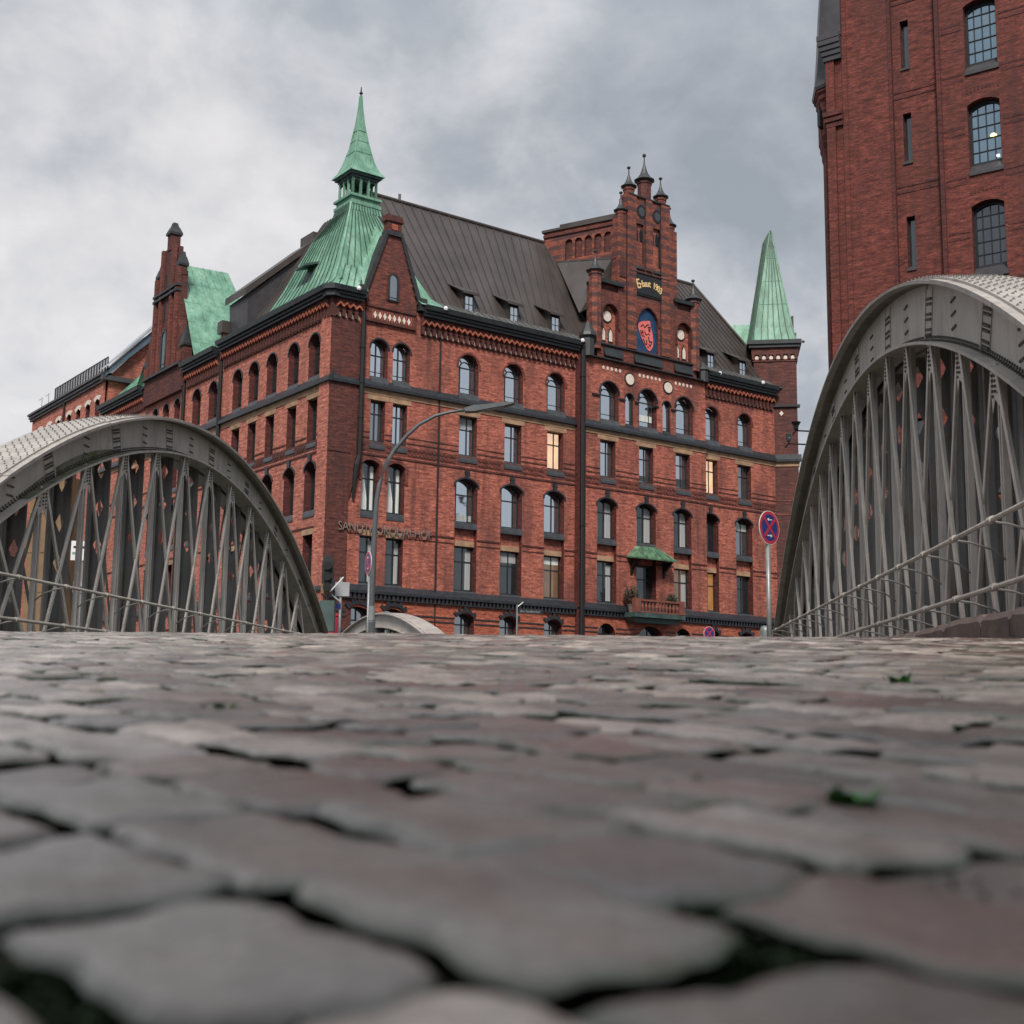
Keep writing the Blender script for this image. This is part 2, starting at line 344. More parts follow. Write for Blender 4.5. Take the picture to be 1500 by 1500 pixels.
def thing(name, label, cat, loc=(0, 0, 0), rotz=0.0, group=None):
    o = bpy.data.objects.new(name, None); COL.objects.link(o); o.location = loc; o.rotation_euler = (0, 0, rotz); o.empty_display_size = 0.3
    return tag(o, label, cat, group)
def struct(name, mb, m): return tag(mb.build(name, m), kind='structure')
def text_mesh(body, size, name, m, parent, loc, rot, extrude=0.02, xs=1.0, bold=0.0, align='LEFT'):
    c = bpy.data.curves.new('t', 'FONT'); c.body = body; c.size = size; c.extrude = extrude; c.align_x = align; c.offset = bold
    o = bpy.data.objects.new('t', c); COL.objects.link(o)
    dg = bpy.context.evaluated_depsgraph_get(); me = bpy.data.meshes.new_from_object(o.evaluated_get(dg))
    bpy.data.objects.remove(o); bpy.data.curves.remove(c)
    me.materials.clear(); me.materials.append(MT[m])
    t = bpy.data.objects.new(name, me); COL.objects.link(t); t.parent = parent; t.location = loc; t.rotation_euler = rot; t.scale = (xs, 1, 1)
    return t
def arch(w, h, kind, rise=None, n=12):          # outline, counter-clockwise from bottom left, origin bottom centre
    r = w / 2
    if kind == 'rect': return [(-r, 0), (r, 0), (r, h), (-r, h)]
    if kind == 'round': rise = r
    if kind == 'point':
        rise = rise or w * 0.8
        R = (r * r + rise * rise) / (2 * r); pts = [(-r, 0), (r, 0)]; a1 = math.asin(min(1, rise / R))
        pts += [(r - R + R * cos(a1 * k / 6), h - rise + R * sin(a1 * k / 6)) for k in range(7)]
        pts += [(-x, z) for x, z in reversed(pts[2:-1])]
        return pts
    if kind == 'seg': rise = rise or w * 0.2
    if abs(rise - r) < 1e-6: R, cz, a0 = r, h - r, 0.0
    else:
        R = (r * r + rise * rise) / (2 * rise); cz = h - R; a0 = atan2(h - rise - cz, r)
    return [(-r, 0), (r, 0)] + [(R * cos(a0 + (pi - 2 * a0) * k / n), cz + R * sin(a0 + (pi - 2 * a0) * k / n)) for k in range(n + 1)]
FR = lambda a, o, z: (a, -o, z)                 # front facade: along, outward, up
LF = lambda a, o, z: (-o, a, z)                 # side facade
def wall(u0, u1, z0, z1, ops, fn, o=0.0, depth=0.35, jamb=None):
    """wall face with real openings; ops = (centre, bottom, outline, depth). Returns (wall MB, jamb MB)."""
    mb, jb = MB(), MB(); us = {u0, u1}; info = []
    for cu, zb, out, dp in ops:
        pts = [(cu + x, zb + z) for x, z in out]; L, R = min(p[0] for p in pts), max(p[0] for p in pts)
        for p in pts: us.add(round(p[0], 4))
        info.append((L, R, zb, pts, dp))
    us = sorted(us); us2 = [us[0]]
    for x in us[1:]:
        if x - us2[-1] > 1e-3: us2.append(x)
    us = us2
    def top(pts, x):
        up_ = sorted([p for p in pts[2:]], key=lambda p: p[0])
        if x <= up_[0][0]: return up_[0][1]
        for a, b_ in zip(up_, up_[1:]):
            if a[0] - 1e-6 <= x <= b_[0] + 1e-6:
                if b_[0] - a[0] < 1e-6: continue
                return a[1] + (b_[1] - a[1]) * (x - a[0]) / (b_[0] - a[0])
        return up_[-1][1]
    for a, b_ in zip(us, us[1:]):
        mid = (a + b_) / 2; cur = [i for i in info if i[0] + 1e-3 < mid < i[1] - 1e-3]; cur.sort(key=lambda i: i[2])
        pa = pb = z0
        for L, R, zb, pts, dp in cur:
            if zb > max(pa, pb) + 1e-4: mb.quad(fn(a, o, pa), fn(b_, o, pb), fn(b_, o, zb), fn(a, o, zb))
            pa, pb = top(pts, a), top(pts, b_)
        mb.quad(fn(a, o, pa), fn(b_, o, pb), fn(b_, o, z1), fn(a, o, z1))
    for L, R, zb, pts, dp in info:
        n = len(pts)
        for k in range(n):
            p, q = pts[k], pts[(k + 1) % n]
            jb.quad(fn(p[0], o, p[1]), fn(q[0], o, q[1]), fn(q[0], o - dp, q[1]), fn(p[0], o - dp, p[1]))
    return mb, jb
def cyl_disc(mb, fn, cu, cz, r, o0, o1, n=16, sx=1.0):
    mb.prism([(cu + r * sx * cos(2 * pi * k / n), cz + r * sin(2 * pi * k / n)) for k in range(n)], lambda p, q, d: fn(p, d, q), o0, o1)
def ring(mb, pts_in, pts_out, fn, o0, o1):
    n = len(pts_in)
    for k in range(n):
        l = (k + 1) % n; a, b_, c, d = pts_in[k], pts_in[l], pts_out[l], pts_out[k]
        mb.quad(fn(a[0], o1, a[1]), fn(b_[0], o1, b_[1]), fn(c[0], o1, c[1]), fn(d[0], o1, d[1]))
        mb.quad(fn(a[0], o0, a[1]), fn(b_[0], o0, b_[1]), fn(b_[0], o1, b_[1]), fn(a[0], o1, a[1]))
        mb.quad(fn(d[0], o0, d[1]), fn(c[0], o0, c[1]), fn(c[0], o1, c[1]), fn(d[0], o1, d[1]))
def hood(mb, cu, zb, w, h, kind, rise, fn, o0, o1, t, ext=0.0):   # arched band over an opening
    a = arch(w, h, kind, rise)[2:]; b_ = arch(w + 2 * t, h + t, kind, (rise or w / 2) + (t if kind == 'round' else 0.02))[2:]
    a = [(cu + x, zb + z) for x, z in a]; b_ = [(cu + x, zb + z) for x, z in b_]
    if ext:
        a = [(a[0][0], a[0][1] - ext)] + a + [(a[-1][0], a[-1][1] - ext)]; b_ = [(b_[0][0], a[0][1])] + b_ + [(b_[-1][0], a[-1][1])]
    for k in range(len(a) - 1):
        p, q, r_, s_ = a[k], a[k + 1], b_[k + 1], b_[k]
        mb.quad(fn(p[0], o1, p[1]), fn(q[0], o1, q[1]), fn(r_[0], o1, r_[1]), fn(s_[0], o1, s_[1]))
        mb.quad(fn(s_[0], o0, s_[1]), fn(r_[0], o0, r_[1]), fn(r_[0], o1, r_[1]), fn(s_[0], o1, s_[1]))
        mb.quad(fn(p[0], o0, p[1]), fn(q[0], o0, q[1]), fn(q[0], o1, q[1]), fn(p[0], o1, p[1]))
    for k in (0, -1):
        p, s_ = a[k], b_[k]; mb.quad(fn(p[0], o0, p[1]), fn(p[0], o1, p[1]), fn(s_[0], o1, s_[1]), fn(s_[0], o0, s_[1]))

# windows: frame (part) > pane, sill, curtain (sub-parts); meshes shared between copies
WCACHE = {}
def win_mesh(key):
    if key in WCACHE: return WCACHE[key]
    w, h, kind, style, fm = key
    loc = lambda a, o, z: (a, -o, z)
    out = arch(w, h, kind); t = 0.075
    inn = [(x * (w - 2 * t) / w, t + z * (h - 2 * t) / h) for x, z in out]
    mb = MB(); ring(mb, inn, out, loc, -0.09, 0.0)
    bar_ = lambda x0, x1, z0, z1: mb.box(x0, x1, 0.012, 0.08, z0, z1)
    m_ = 0.035
    if style == 'cross':
        tz = h * (0.60 if kind == 'round' else 0.68); bar_(-m_, m_, t, h - t); bar_(-w / 2 + t, w / 2 - t, tz - m_, tz + m_)
        if kind == 'round': bar_(-w / 2 + t, w / 2 - t, h * 0.14, h * 0.14 + 0.03)
    elif style == 'trans':
        tz = h * 0.66; bar_(-w / 2 + t, w / 2 - t, tz - m_, tz + m_); bar_(0.10, 0.10 + 2 * m_, t, h - t)
    elif style == 'three':
        tz = h * 0.64; bar_(-w / 2 + t, w / 2 - t, tz - m_, tz + m_)
        for x in (-w * 0.27, w * 0.27): bar_(x - m_, x + m_, t, h - t - 0.06)
    elif style == 'fan':
        r = w / 2; cz = h - r; ri = r * 0.52
        for x in (-ri, ri): bar_(x - m_ * 0.8, x + m_ * 0.8, t, cz)
        bar_(-r + t, r - t, cz - m_, cz + m_); bar_(-r + t, r - t, h * 0.15, h * 0.15 + 0.03)
        pts = [(ri * cos(pi * k / 10), cz + ri * sin(pi * k / 10)) for k in range(11)]
        for p, q in zip(pts, pts[1:]): mb.bar((p[0], 0.046, p[1]), (q[0], 0.046, q[1]), 0.06, 0.066, (-(q[1] - p[1]), 0, q[0] - p[0]))
        for a in (0.28, 0.72):
            a *= pi; mb.bar((ri * cos(a), 0.046, cz + ri * sin(a)), ((r - t) * cos(a), 0.046, cz + (r - t) * sin(a)), 0.05, 0.066, (-sin(a), 0, cos(a)))
    elif style == 'slim': bar_(-w / 2 + t * .5, w / 2 - t * .5, h * .12, h * .12 + 0.03)
    elif style == 'grid':
        for k in (1, 2, 3): x = -w / 2 + w * k / 4; bar_(x - 0.016, x + 0.016, t, h - t - (0.03 if k == 2 else 0.10))
        for k in (1, 2, 3, 4): z = h * k / 5; bar_(-w / 2 + t, w / 2 - t, z - 0.016, z + 0.016)
    o = mb.build('window', fm); me_f = o.data; bpy.data.objects.remove(o)
    pb = MB(); pb.quad(*[(x, 0.045, z) for x, z in inn]); pb.quad(*[(x, 0.30, z) for x, z in reversed(inn)])
    o = pb.build('pane', 'pane_dark', recalc=False); me_p = o.data; bpy.data.objects.remove(o)
    WCACHE[key] = (me_f, me_p); return WCACHE[key]
SCACHE = {}
def sill_mesh(w, drop, dep, proj, edge):
    k = (w, drop, dep, proj)
    if k not in SCACHE:
        mb = MB(); h = w / 2
        mb.prism([(0.02, 0.0), (-dep + 0.02, -0.04), (-dep - proj, -drop + 0.12), (-dep - proj, -drop), (-dep + 0.03, -drop), (0.02, -drop)], lambda p, q, d: (d, p, q), -h, h)
        o = mb.build('sill', 'sill'); SCACHE[k] = o.data; bpy.data.objects.remove(o)
    return SCACHE[k]
PANES = {}
def window(parent, fn, cu, zb, w, h, kind, style, pane, dep=0.35, o=0.0, sill=(0.45, 0.10), fm='frame', curtain=None, rot=None):
    me_f, me_p = win_mesh((w, h, kind, style, fm))
    f = bpy.data.objects.new('window', me_f); COL.objects.link(f); f.parent = parent; f.location = fn(cu, o - dep, zb)
    f.rotation_euler = (0, 0, (0 if fn is FR else -pi / 2) if rot is None else rot)
    key = (me_p.name, pane)
    if key not in PANES:
        c = me_p.copy(); c.materials.clear(); c.materials.append(MT[pane]); PANES[key] = c
    p = bpy.data.objects.new('pane', PANES[key]); COL.objects.link(p); p.parent = f
    if sill:
        s = bpy.data.objects.new('sill', sill_mesh(round(w + 0.02, 3), sill[0], dep, sill[1], 1)); COL.objects.link(s); s.parent = f
    if curtain:
        for side, m_, frac, tied in curtain:
            mb = MB(); n = 10; hw = w / 2 - 0.09; W_ = hw * 2 * frac
            zs = [0.1 + (h - 0.3) * k / 8 for k in range(9)]
            for i in range(n):
                for k in range(8):
                    def P(i_, k_):
                        t_ = i_ / n; zz = k_ / 8; sc = 1.0
                        if tied: sc = 1.0 - 0.75 * max(0, zz - .25)
                        x = (-hw + t_ * W_ * sc) if side < 0 else (hw - t_ * W_ * sc)
                        return (x, 0.036 + 0.006 * sin(t_ * 16), zs[k_])
                    mb.quad(P(i, k), P(i + 1, k), P(i + 1, k + 1), P(i, k + 1))
            mb.build('curtain', m_, f)
    return f

# ------------------------------------------------------------------ bridge frame, ground, road
AZ, GR = radians(5.435), 0.012488
w_ = Vector((sin(AZ), cos(AZ), GR)).normalized(); e_ = Vector((cos(AZ), -sin(AZ), 0)); v_ = e_.cross(w_)
eh, wh = Vector((cos(AZ), -sin(AZ), 0)), Vector((sin(AZ), cos(AZ), 0))
def road_z(d):                                   # height of the carriageway along the bridge axis
    s0, s1, a, b_ = 0.08, GR, 5.4, 11.44
    if d < -6: return -6 * s0 * 0.6
    if d <= 0: return d * s0 * 0.6
    if d < a: return s0 * d
    if d < b_: return s0 * d - (s0 - s1) * (d - a) ** 2 / (2 * (b_ - a))
    zb = s0 * b_ - (s0 - s1) * (b_ - a) / 2
    if d < 31: return zb + s1 * (d - b_)
    z31 = zb + s1 * (31 - b_)
    if d < 50: t = (d - 31) / 19; return z31 * (1 - t * t * (3 - 2 * t)) + 0.02
    return 0.02
def RP(x, d, dz=0.0): p = eh * x + wh * d; return (p.x, p.y, road_z(d) + dz)
XL, XR = -7.7, 2.55
# ground: banks, canal and quay walls
def slab(name, m, d0, d1, x0, x1, z0, z1):
    mb = MB(); c = [eh * x + wh * d for x, d in ((x0, d0), (x1, d0), (x1, d1), (x0, d1))]
    mb.prism([(p.x, p.y) for p in c], lambda p, q, z: (p, q, z), z0, z1); return struct(name, mb, m)
slab('near_bank', 'asphalt', -300, 9.0, -400, 400, -6, -0.42)
slab('far_bank', 'asphalt', 32.0, 900, -700, 700, -6, -0.01)
slab('canal_water', 'water', 8.9, 32.1, -400, 400, -6.2, -4.0)
mb = MB(); ds = [-25 + 0.5 * k for k in range(160)]
for a, b_ in zip(ds, ds[1:]):
    dz = -0.0065
    mb.quad(RP(XL - 0.5, a, dz), RP(XR + 0.4, a, dz), RP(XR + 0.4, b_, dz), RP(XL - 0.5, b_, dz))
    for x in (XL - 0.5, XR + 0.4): mb.quad(RP(x, a, dz), RP(x, b_, dz), RP(x, b_, dz - 0.5), RP(x, a, dz - 0.5))
    if a > 8.0: mb.quad(RP(XL - 0.5, a, dz - 0.5), RP(XL - 0.5, b_, dz - 0.5), RP(XR + 0.4, b_, dz - 0.5), RP(XR + 0.4, a, dz - 0.5))
struct('road_bed', mb, 'soil')

def cobbles():
    rng = random.Random(11); V, Fc, Cc = [], [], []
    rot = radians(46.0); cr, sr = cos(rot), sin(rot)
    gap = 0.004
    def hum(x, d): return 0.003 * sin(x * 2.1 + 1.0) * sin(d * 1.7) + 0.0025 * sin(x * 5.3 + d * 3.1)
    y = -7.0
    while y < 14.0:
        rb = 0.104 + rng.uniform(-0.010, 0.014)
        x = -17 + rng.uniform(0, 0.16)
        while x < 3.5:
            a = 0.160 + rng.uniform(-0.04, 0.045)
            cx, cy = x + a / 2, y + rb / 2
            bx, bd = cx * cr + cy * sr, -cx * sr + cy * cr
            x += a
            if not (XL < bx < XR - 0.02) or bd < 0.22 or bd > 14.2: continue
            wx = bx + bd * 0.095
            if abs(wx) > bd * 0.62 + 0.9: continue
            near = bd < 2.6
            nx, ny = (16, 12) if near else ((6, 5) if bd < 7 else (5, 4))
            cj = [(rng.uniform(-.015, .015), rng.uniform(-.012, .012)) for _ in range(4)]
            h0 = rng.uniform(-0.0022, 0.0022) + (rng.uniform(-0.007, 0) if rng.random() < .08 else 0); tl_ = .016 if bd < 1.0 else .030; tx, ty = rng.uniform(-tl_, tl_), rng.uniform(-tl_, tl_)
            dome = rng.uniform(-0.0004, 0.0008); pw = rng.choice((9, 12, 16)); ed = rng.uniform(0.0006, 0.0016)
            hx, hy = a / 2 - gap / 2 - rng.uniform(0, .004), rb / 2 - gap / 2 - rng.uniform(0, .003)
            red = rng.random(); col = red ** 1.05 if wx < 1.0 else min(1, red * 0.75 + 0.25 + 0.06 * min(3, wx))
            ph1, ph2 = rng.uniform(0, 6), rng.uniform(0, 6); bri = rng.random(); am = rng.uniform(0.0004, 0.0012)
            i0 = len(V)
            for j in range(ny + 1):
                for i in range(nx + 1):
                    u, v = -1 + 2 * i / nx, -1 + 2 * j / ny
                    # denser rings near the rim
                    u = math.copysign(abs(u) ** 0.75, u); v = math.copysign(abs(v) ** 0.75, v)
                    f1, f2 = (1 - u) / 2, (1 + u) / 2; g1, g2 = (1 - v) / 2, (1 + v) / 2
                    ox = cj[0][0] * f1 * g1 + cj[1][0] * f2 * g1 + cj[2][0] * f1 * g2 + cj[3][0] * f2 * g2
                    oy = cj[0][1] * f1 * g1 + cj[1][1] * f2 * g1 + cj[2][1] * f1 * g2 + cj[3][1] * f2 * g2
                    k = 1 - 0.10 * (u * u * v * v) ** 2              # rounded corners
                    px, py = cx + u * (hx * k + .0035 * sin(v * 4 + ph1) + .0022 * sin(v * 9 + ph2)) + ox, cy + v * (hy * k + .0035 * sin(u * 4.5 + ph2) + .0022 * sin(u * 10 + ph1)) + oy
                    e = abs(u) ** pw + abs(v) ** pw
                    rim = (i in (0, nx)) or (j in (0, ny))
                    z = h0 + tx * u * hx + ty * v * hy - dome * (u * u + v * v) - ed * min(1.3, e) * (1 if not rim else 1.0)
                    z += am * (sin(u * 3 + ph1) + sin(v * 3.7 + ph2) + 0.6 * sin(u * 7 + v * 5 + ph2)) + rng.uniform(-.0006, .0006)
                    if rim: z -= 0.0035
                    X2, D2 = px * cr + py * sr, -px * sr + py * cr
                    V.append(RP(X2, D2, z + hum(X2, D2) + 0.006)); Cc.append((col, 1.0 if rim else max(0, min(1, (e - 0.62) * 1.3)), bri, 1))
            for j in range(ny):
                for i in range(nx):
                    q = i0 + j * (nx + 1) + i; Fc.append((q, q + 1, q + nx + 2, q + nx + 1))
        y += rb
    me = bpy.data.meshes.new('cobbled_road'); me.from_pydata(V, [], Fc)
    at = me.color_attributes.new('stone', 'FLOAT_COLOR', 'POINT'); at.data.foreach_set('color', [c for q in Cc for c in q])
    me.polygons.foreach_set('use_smooth', [True] * len(me.polygons)); me.update()
    me.materials.append(MT['cobble']); o = bpy.data.objects.new('cobbled_road', me); COL.objects.link(o); tag(o, kind='structure')
cobbles()

# kerb of long rough stones on the right of the carriageway
def kerb(x0, x1, d0, d1, name):
    rng = random.Random(5); mb = MB(); d = d0
    while d < d1:
        L = 0.95 + rng.uniform(-.2, .25); a, b_ = d + 0.012, d + L - 0.012
        t = 0.235 + rng.uniform(-.012, .012); n = 16; prof = [(x0, -0.15), (x0 + 0.01, t - 0.05), (x0 + 0.045, t), (x1 - 0.03, t + 0.01), (x1, -0.15)]
        for k in range(n):
            fa, fb = a + (b_ - a) * k / n, a + (b_ - a) * (k + 1) / n
            dip = lambda f: -0.022 if (f - a < 0.02 or b_ - f < 0.02) else 0.004 * sin(f * 9)
            for (p, z), (q, y) in zip(prof, prof[1:]):
                mb.quad(RP(p, fa, z + dip(fa) * (z > 0)), RP(q, fa, y + dip(fa) * (y > 0)), RP(q, fb, y + dip(fb) * (y > 0)), RP(p, fb, z + dip(fb) * (z > 0)))
        for f in (a, b_): mb.quad(*[RP(p, f, z - 0.03 * (z > 0)) for p, z in prof])
        d += L
    return struct(name, mb, 'quay_red')
MT['quay_red'] = simple('red_granite_kerb', (0.105, 0.070, 0.060), 0.75, 0.4, 4, bmp=0.4)
kerb(XR, XR + 0.42, 6.0, 33, 'kerb')

# ------------------------------------------------------------------ arched steel trusses
def truss_root(name, label, group, origin, ex, wy, vz):
    o = bpy.data.objects.new(name, None); COL.objects.link(o); m = Matrix.Identity(4)
    for i in range(3): m[i][0], m[i][1], m[i][2], m[i][3] = ex[i], wy[i], vz[i], origin[i]
    o.matrix_world = m; return tag(o, label, 'bridge arch', group)
def arch_truss(root, sg, X, bot, top, nodes, deck, rails=True, W=0.85, ylim=None, detail=True, pale=False):
    """sg: +1 when the carriageway lies on the +x side. X: x of the inner face. bot/top: (a, d0, h) parabolas."""
    zb = lambda d: bot[2] - bot[0] * (d - bot[1]) ** 2
    zt = lambda d: top[2] - top[0] * (d - top[1]) ** 2
    half = sqrt((bot[2] - deck + 0.3) / bot[0]); d0, d1 = bot[1] - half, bot[1] + half
    n = 64; D = [d0 + (d1 - d0) * k / n for k in range(n + 1)]
    xi, xo = X, X - sg * W                        # inner and outer edges
    st = 'steel_pale' if pale else 'steel'
    def nrm(d): s = -2 * top[0] * (d - top[1]); l = sqrt(1 + s * s); return (-s / l, 1 / l)
    # top plates: laid in lengths, each lap a little proud
    mb = MB()
    segs = [0, 9, 18, 27, 37, 46, 55, n]
    for si, (a, b_) in enumerate(zip(segs, segs[1:])):
        lift = 0.012 if si % 2 else 0.0
        for k in range(a, b_):
            for (x0, x1, th) in ((xi, xo, 0.035), (xi - sg * 0.10, xo + sg * 0.10, 0.062)):
                q = []
                for d in (D[k], D[k + 1]):
                    ny, nz = nrm(d); q.append([(x, d + ny * t, zt(d) + nz * t) for x, t in ((x0, 0), (x1, 0), (x1, th + lift), (x0, th + lift))])
                for i in range(4):
                    j = (i + 1) % 4; mb.quad(q[0][i], q[0][j], q[1][j], q[1][i])
                if k == a: mb.quad(*q[0])
                if k == b_ - 1: mb.quad(*q[1])
    tp_ = mb; rvt = MB()
    if detail:                                    # rivets on the plates
        mb = rvt; L = 0; d = d0 + 0.1; row = 0
        while d < d1:
            ny, nz = nrm(d); row += 1
            for k in range(5):
                x = xi - sg * (0.13 + (W - 0.26) * (k + (0.5 if row % 2 else 0) * 0.8) / 4.6)
                c = (x, d + ny * 0.072, zt(d) + nz * 0.072); r = 0.019
                i = len(mb.v); tx = Vector((0, nz, -ny))
                for j in range(6):
                    a = 2 * pi * j / 6; mb.v.append(tuple(Vector(c) + Vector((1, 0, 0)) * r * cos(a) + tx * r * sin(a)))
                mb.v.append((c[0], c[1] + ny * 0.022, c[2] + nz * 0.022))
                mb.f += [(i + j, i + (j + 1) % 6, i + 6) for j in range(6)]
            d += 0.105 / sqrt(1 + (2 * top[0] * (d - top[1])) ** 2)
    tp_.build('top_plate', 'steel_pale', root, extra=[(rvt, 'rivet')])
    # web plates (inner and outer) with splices, and flange strips
    for nm, x, s2 in (('inner_web', xi - sg * 0.25, 1), ('outer_web', xo + sg * 0.15, -1)):
        mb = MB(); t = 0.012 * sg
        for k in range(n):
            a, b_ = D[k], D[k + 1]
            za, zc = zt(a), zt(b_); ba, bc = zb(a) + 0.02, zb(b_) + 0.02
            mb.quad((x + t, a, ba), (x + t, b_, bc), (x + t, b_, zc), (x + t, a, za)); mb.quad((x - t, a, ba), (x - t, b_, bc), (x - t, b_, zc), (x - t, a, za))
        wmb, ex = mb, []
        if detail and s2 == 1:
            sp, rv = MB(), MB(); xs = x + sg * 0.012
            for q in range(-4, 5):
                dc = bot[1] + q * 2.35 + 0.6
                sl = -2 * bot[0] * (dc - bot[1])
                m_ = Vector((0, -sl, 1)).normalized(); b0 = Vector((xs, dc, zb(dc))); Lw = (zt(dc) - zb(dc)) / sqrt(1 + sl * sl)
                if Lw < 0.2: continue
                sp.bar(b0 + m_ * 0.10, b0 + m_ * (Lw - 0.05), 0.30, 0.022, (0, 1, sl)); tan = Vector((0, 1, sl)).normalized()
                sp.bar(b0 + m_ * 0.02 + tan * 0.155, b0 + m_ * (Lw) + tan * 0.155, 0.02, 0.04, (0, 1, sl))
                for cl in range(6):
                    for rw in range(9):
                        if rw % 3 == 2: continue
                        c = b0 + m_ * (Lw * (0.16 + rw * 0.085)) + tan * (-0.13 + cl * 0.045)
                        rv.box(c.x - 0.001, c.x + sg * 0.028, c.y - .012, c.y + .012, c.z - .013, c.z + .013)
                dm = dc + 1.15; zl, zh = zb(dm), zt(dm)
                for cl in range(4):
                    for rw in range(3):
                        zc = zl + (zh - zl) * (0.3 + 0.22 * rw); y = dm + (cl - 1.5) * 0.05
                        rv.box(xs - 0.001, xs + sg * 0.016, y - .012, y + .012, zc - .013, zc + .013)
            d = d0 + 0.2
            while d < d1 - 0.2:                   # line of rivets along the lower angle
                z = zb(d) + 0.085; rv.box(xs - 0.001, xs + sg * 0.016, d - .012, d + .012, z - .013, z + .013)
                z = zb(d + .035) + 0.045; rv.box(xs - 0.001, xs + sg * 0.03, d + .023, d + .047, z - .013, z + .013)
                d += 0.075
            ex = [(sp, st), (rv, 'rivet')]
        wmb.build(nm, st, root, extra=ex)
    for nm, x0, x1 in (('inner_flange', xi - sg * 0.07, xi - sg * 0.44), ('outer_flange', xo + sg * 0.02, xo + sg * 0.32)):
        mb = MB()
        for k in range(n):
            q = [[(x, d, zb(d) + t) for x, t in ((x0, 0), (x1, 0), (x1, 0.035), (x0, 0.035))] for d in (D[k], D[k + 1])]
            for i in range(4):
                j = (i + 1) % 4; mb.quad(q[0][i], q[0][j], q[1][j], q[1][i])
        mb.build(nm, st, root)
    # hangers: a gusset, a double post and two diagonals at every panel point; broad posts and lattice on the far side
    xin = xi - sg * 0.23; xou = xo + sg * 0.12
    good = [d for d in nodes if zb(d) > deck + 0.35]
    step = nodes[1] - nodes[0]
    for d in good:
        h = zb(d)
        mb = MB()
        for off in (-0.038, 0.038): mb.bar((xin, d + off, deck - 0.1), (xin, d + off, h + 0.02), 0.030, 0.06, (0, 1, 0))
        mb.bar((xin - sg * 0.04, d, deck - 0.1), (xin - sg * 0.03, d, h + 0.02), 0.08, 0.012, (0, 1, 0))
        mb.build('post', 'steel_bar', root)
        for s2 in (-1, 1):
            mb = MB(); e = d + s2 * step; x = xin + sg * (0.055 if s2 > 0 else 0.085)
            a = Vector((x, d + s2 * 0.10, h + 0.0)); b_ = Vector((x, e - s2 * 0.05, deck - 0.05))
            mb.bar(a, b_, 0.062, 0.012, (0, 1, 0)); mb.bar(a - Vector((sg * 0.02, 0, 0)) , b_ - Vector((sg * 0.02, 0, 0)), 0.012, 0.036, (0, 1, 0))
            mb.build('diagonal', 'steel_bar', root)
        if h > deck + 0.8:
            mb = MB(); g = 0.30
            poly = [(d - 0.19, zb(d - 0.19) + 0.02), (d - 0.13, h - g - 0.12), (d + 0.05, h - g), (d + 0.13, h - g - 0.12), (d + 0.19, zb(d + 0.19) + 0.02)]
            mb.prism(poly, lambda p, q, x: (x, p, q), xin + sg * 0.048, xin + sg * 0.054)
            gpm, rv = mb, MB()
            if detail:
                for k in range(7):
                    for y in (-0.10, 0.0, 0.09):
                        z = h - 0.04 - k * 0.05 + (0.02 if y else 0)
                        if z < h - g + 0.02: continue
                        rv.box(xin + sg * 0.05, xin + sg * 0.072, d + y - .012, d + y + .012, z - .012, z + .012)
            gpm.build('gusset_plate', 'steel_bar', root, extra=[(rv, 'rivet')])
        # cross plate between inner and outer posts, pierced with diamonds, and the outer hangers
        mb = MB(); xa, xb = xou + sg * 0.30, xou + sg * 0.03; xm, hwx = (xa + xb) / 2, abs(xa - xb) / 2; z = h + 0.05
        while z > deck - 0.1:
            zl = max(z - 0.62, deck - 0.1); zc = (z + zl) / 2; hh = min(0.15, (z - zl) * .3) if z > h - 1.3 else 0.004; c4 = [(xm - hwx, z), (xm + hwx, z), (xm + hwx, zl), (xm - hwx, zl)]; ww = 0.07 if hh > .01 else .003; d4 = [(xm, zc + hh), (xm + ww, zc), (xm, zc - hh), (xm - ww, zc)]
            P = lambda q: (q[0], d, q[1])
            mb.quad(P(c4[0]), P(c4[1]), P(d4[1]), P(d4[0]), P(d4[3])); mb.quad(P(c4[1]), P(c4[2]), P(d4[2]), P(d4[1]))
            mb.quad(P(c4[2]), P(c4[3]), P(d4[3]), P(d4[2])); mb.quad(P(c4[3]), P(c4[0]), P(d4[3]))
            z = zl
        for x in (xm - hwx, xm + hwx): mb.bar((x, d - .03, deck - .1), (x, d - .03, h + .05), .07, .05, (1, 0, 0))
        for k in range(int((h - deck) / .31)): mb.box(xm - hwx * .86, xm - hwx * .86 + .03, d - .03, d, deck + k * .31, deck + k * .31 + .03); mb.box(xm + hwx * .86 - .03, xm + hwx * .86, d - .03, d, deck + .15 + k * .31, deck + k * .31 + .18)
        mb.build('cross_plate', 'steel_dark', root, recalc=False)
        for off in (0,):
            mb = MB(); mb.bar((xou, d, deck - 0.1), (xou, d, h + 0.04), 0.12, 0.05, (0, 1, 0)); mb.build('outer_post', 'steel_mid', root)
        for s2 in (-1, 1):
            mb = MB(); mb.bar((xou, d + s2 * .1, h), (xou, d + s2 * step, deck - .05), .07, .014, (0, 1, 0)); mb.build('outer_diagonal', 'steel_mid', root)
    mb = MB(); y0, y1 = nodes[0] - 2, nodes[-1] + 2
    for x in (xin, xou): mb.box(x - 0.1, x + 0.1, y0, y1, deck - 0.6, deck - 0.12)
    mb.box(min(xin, xou), max(xin, xou), y0, y1, deck - 0.15, deck - 0.12)
    mb.build('bottom_chord', 'steel', root)
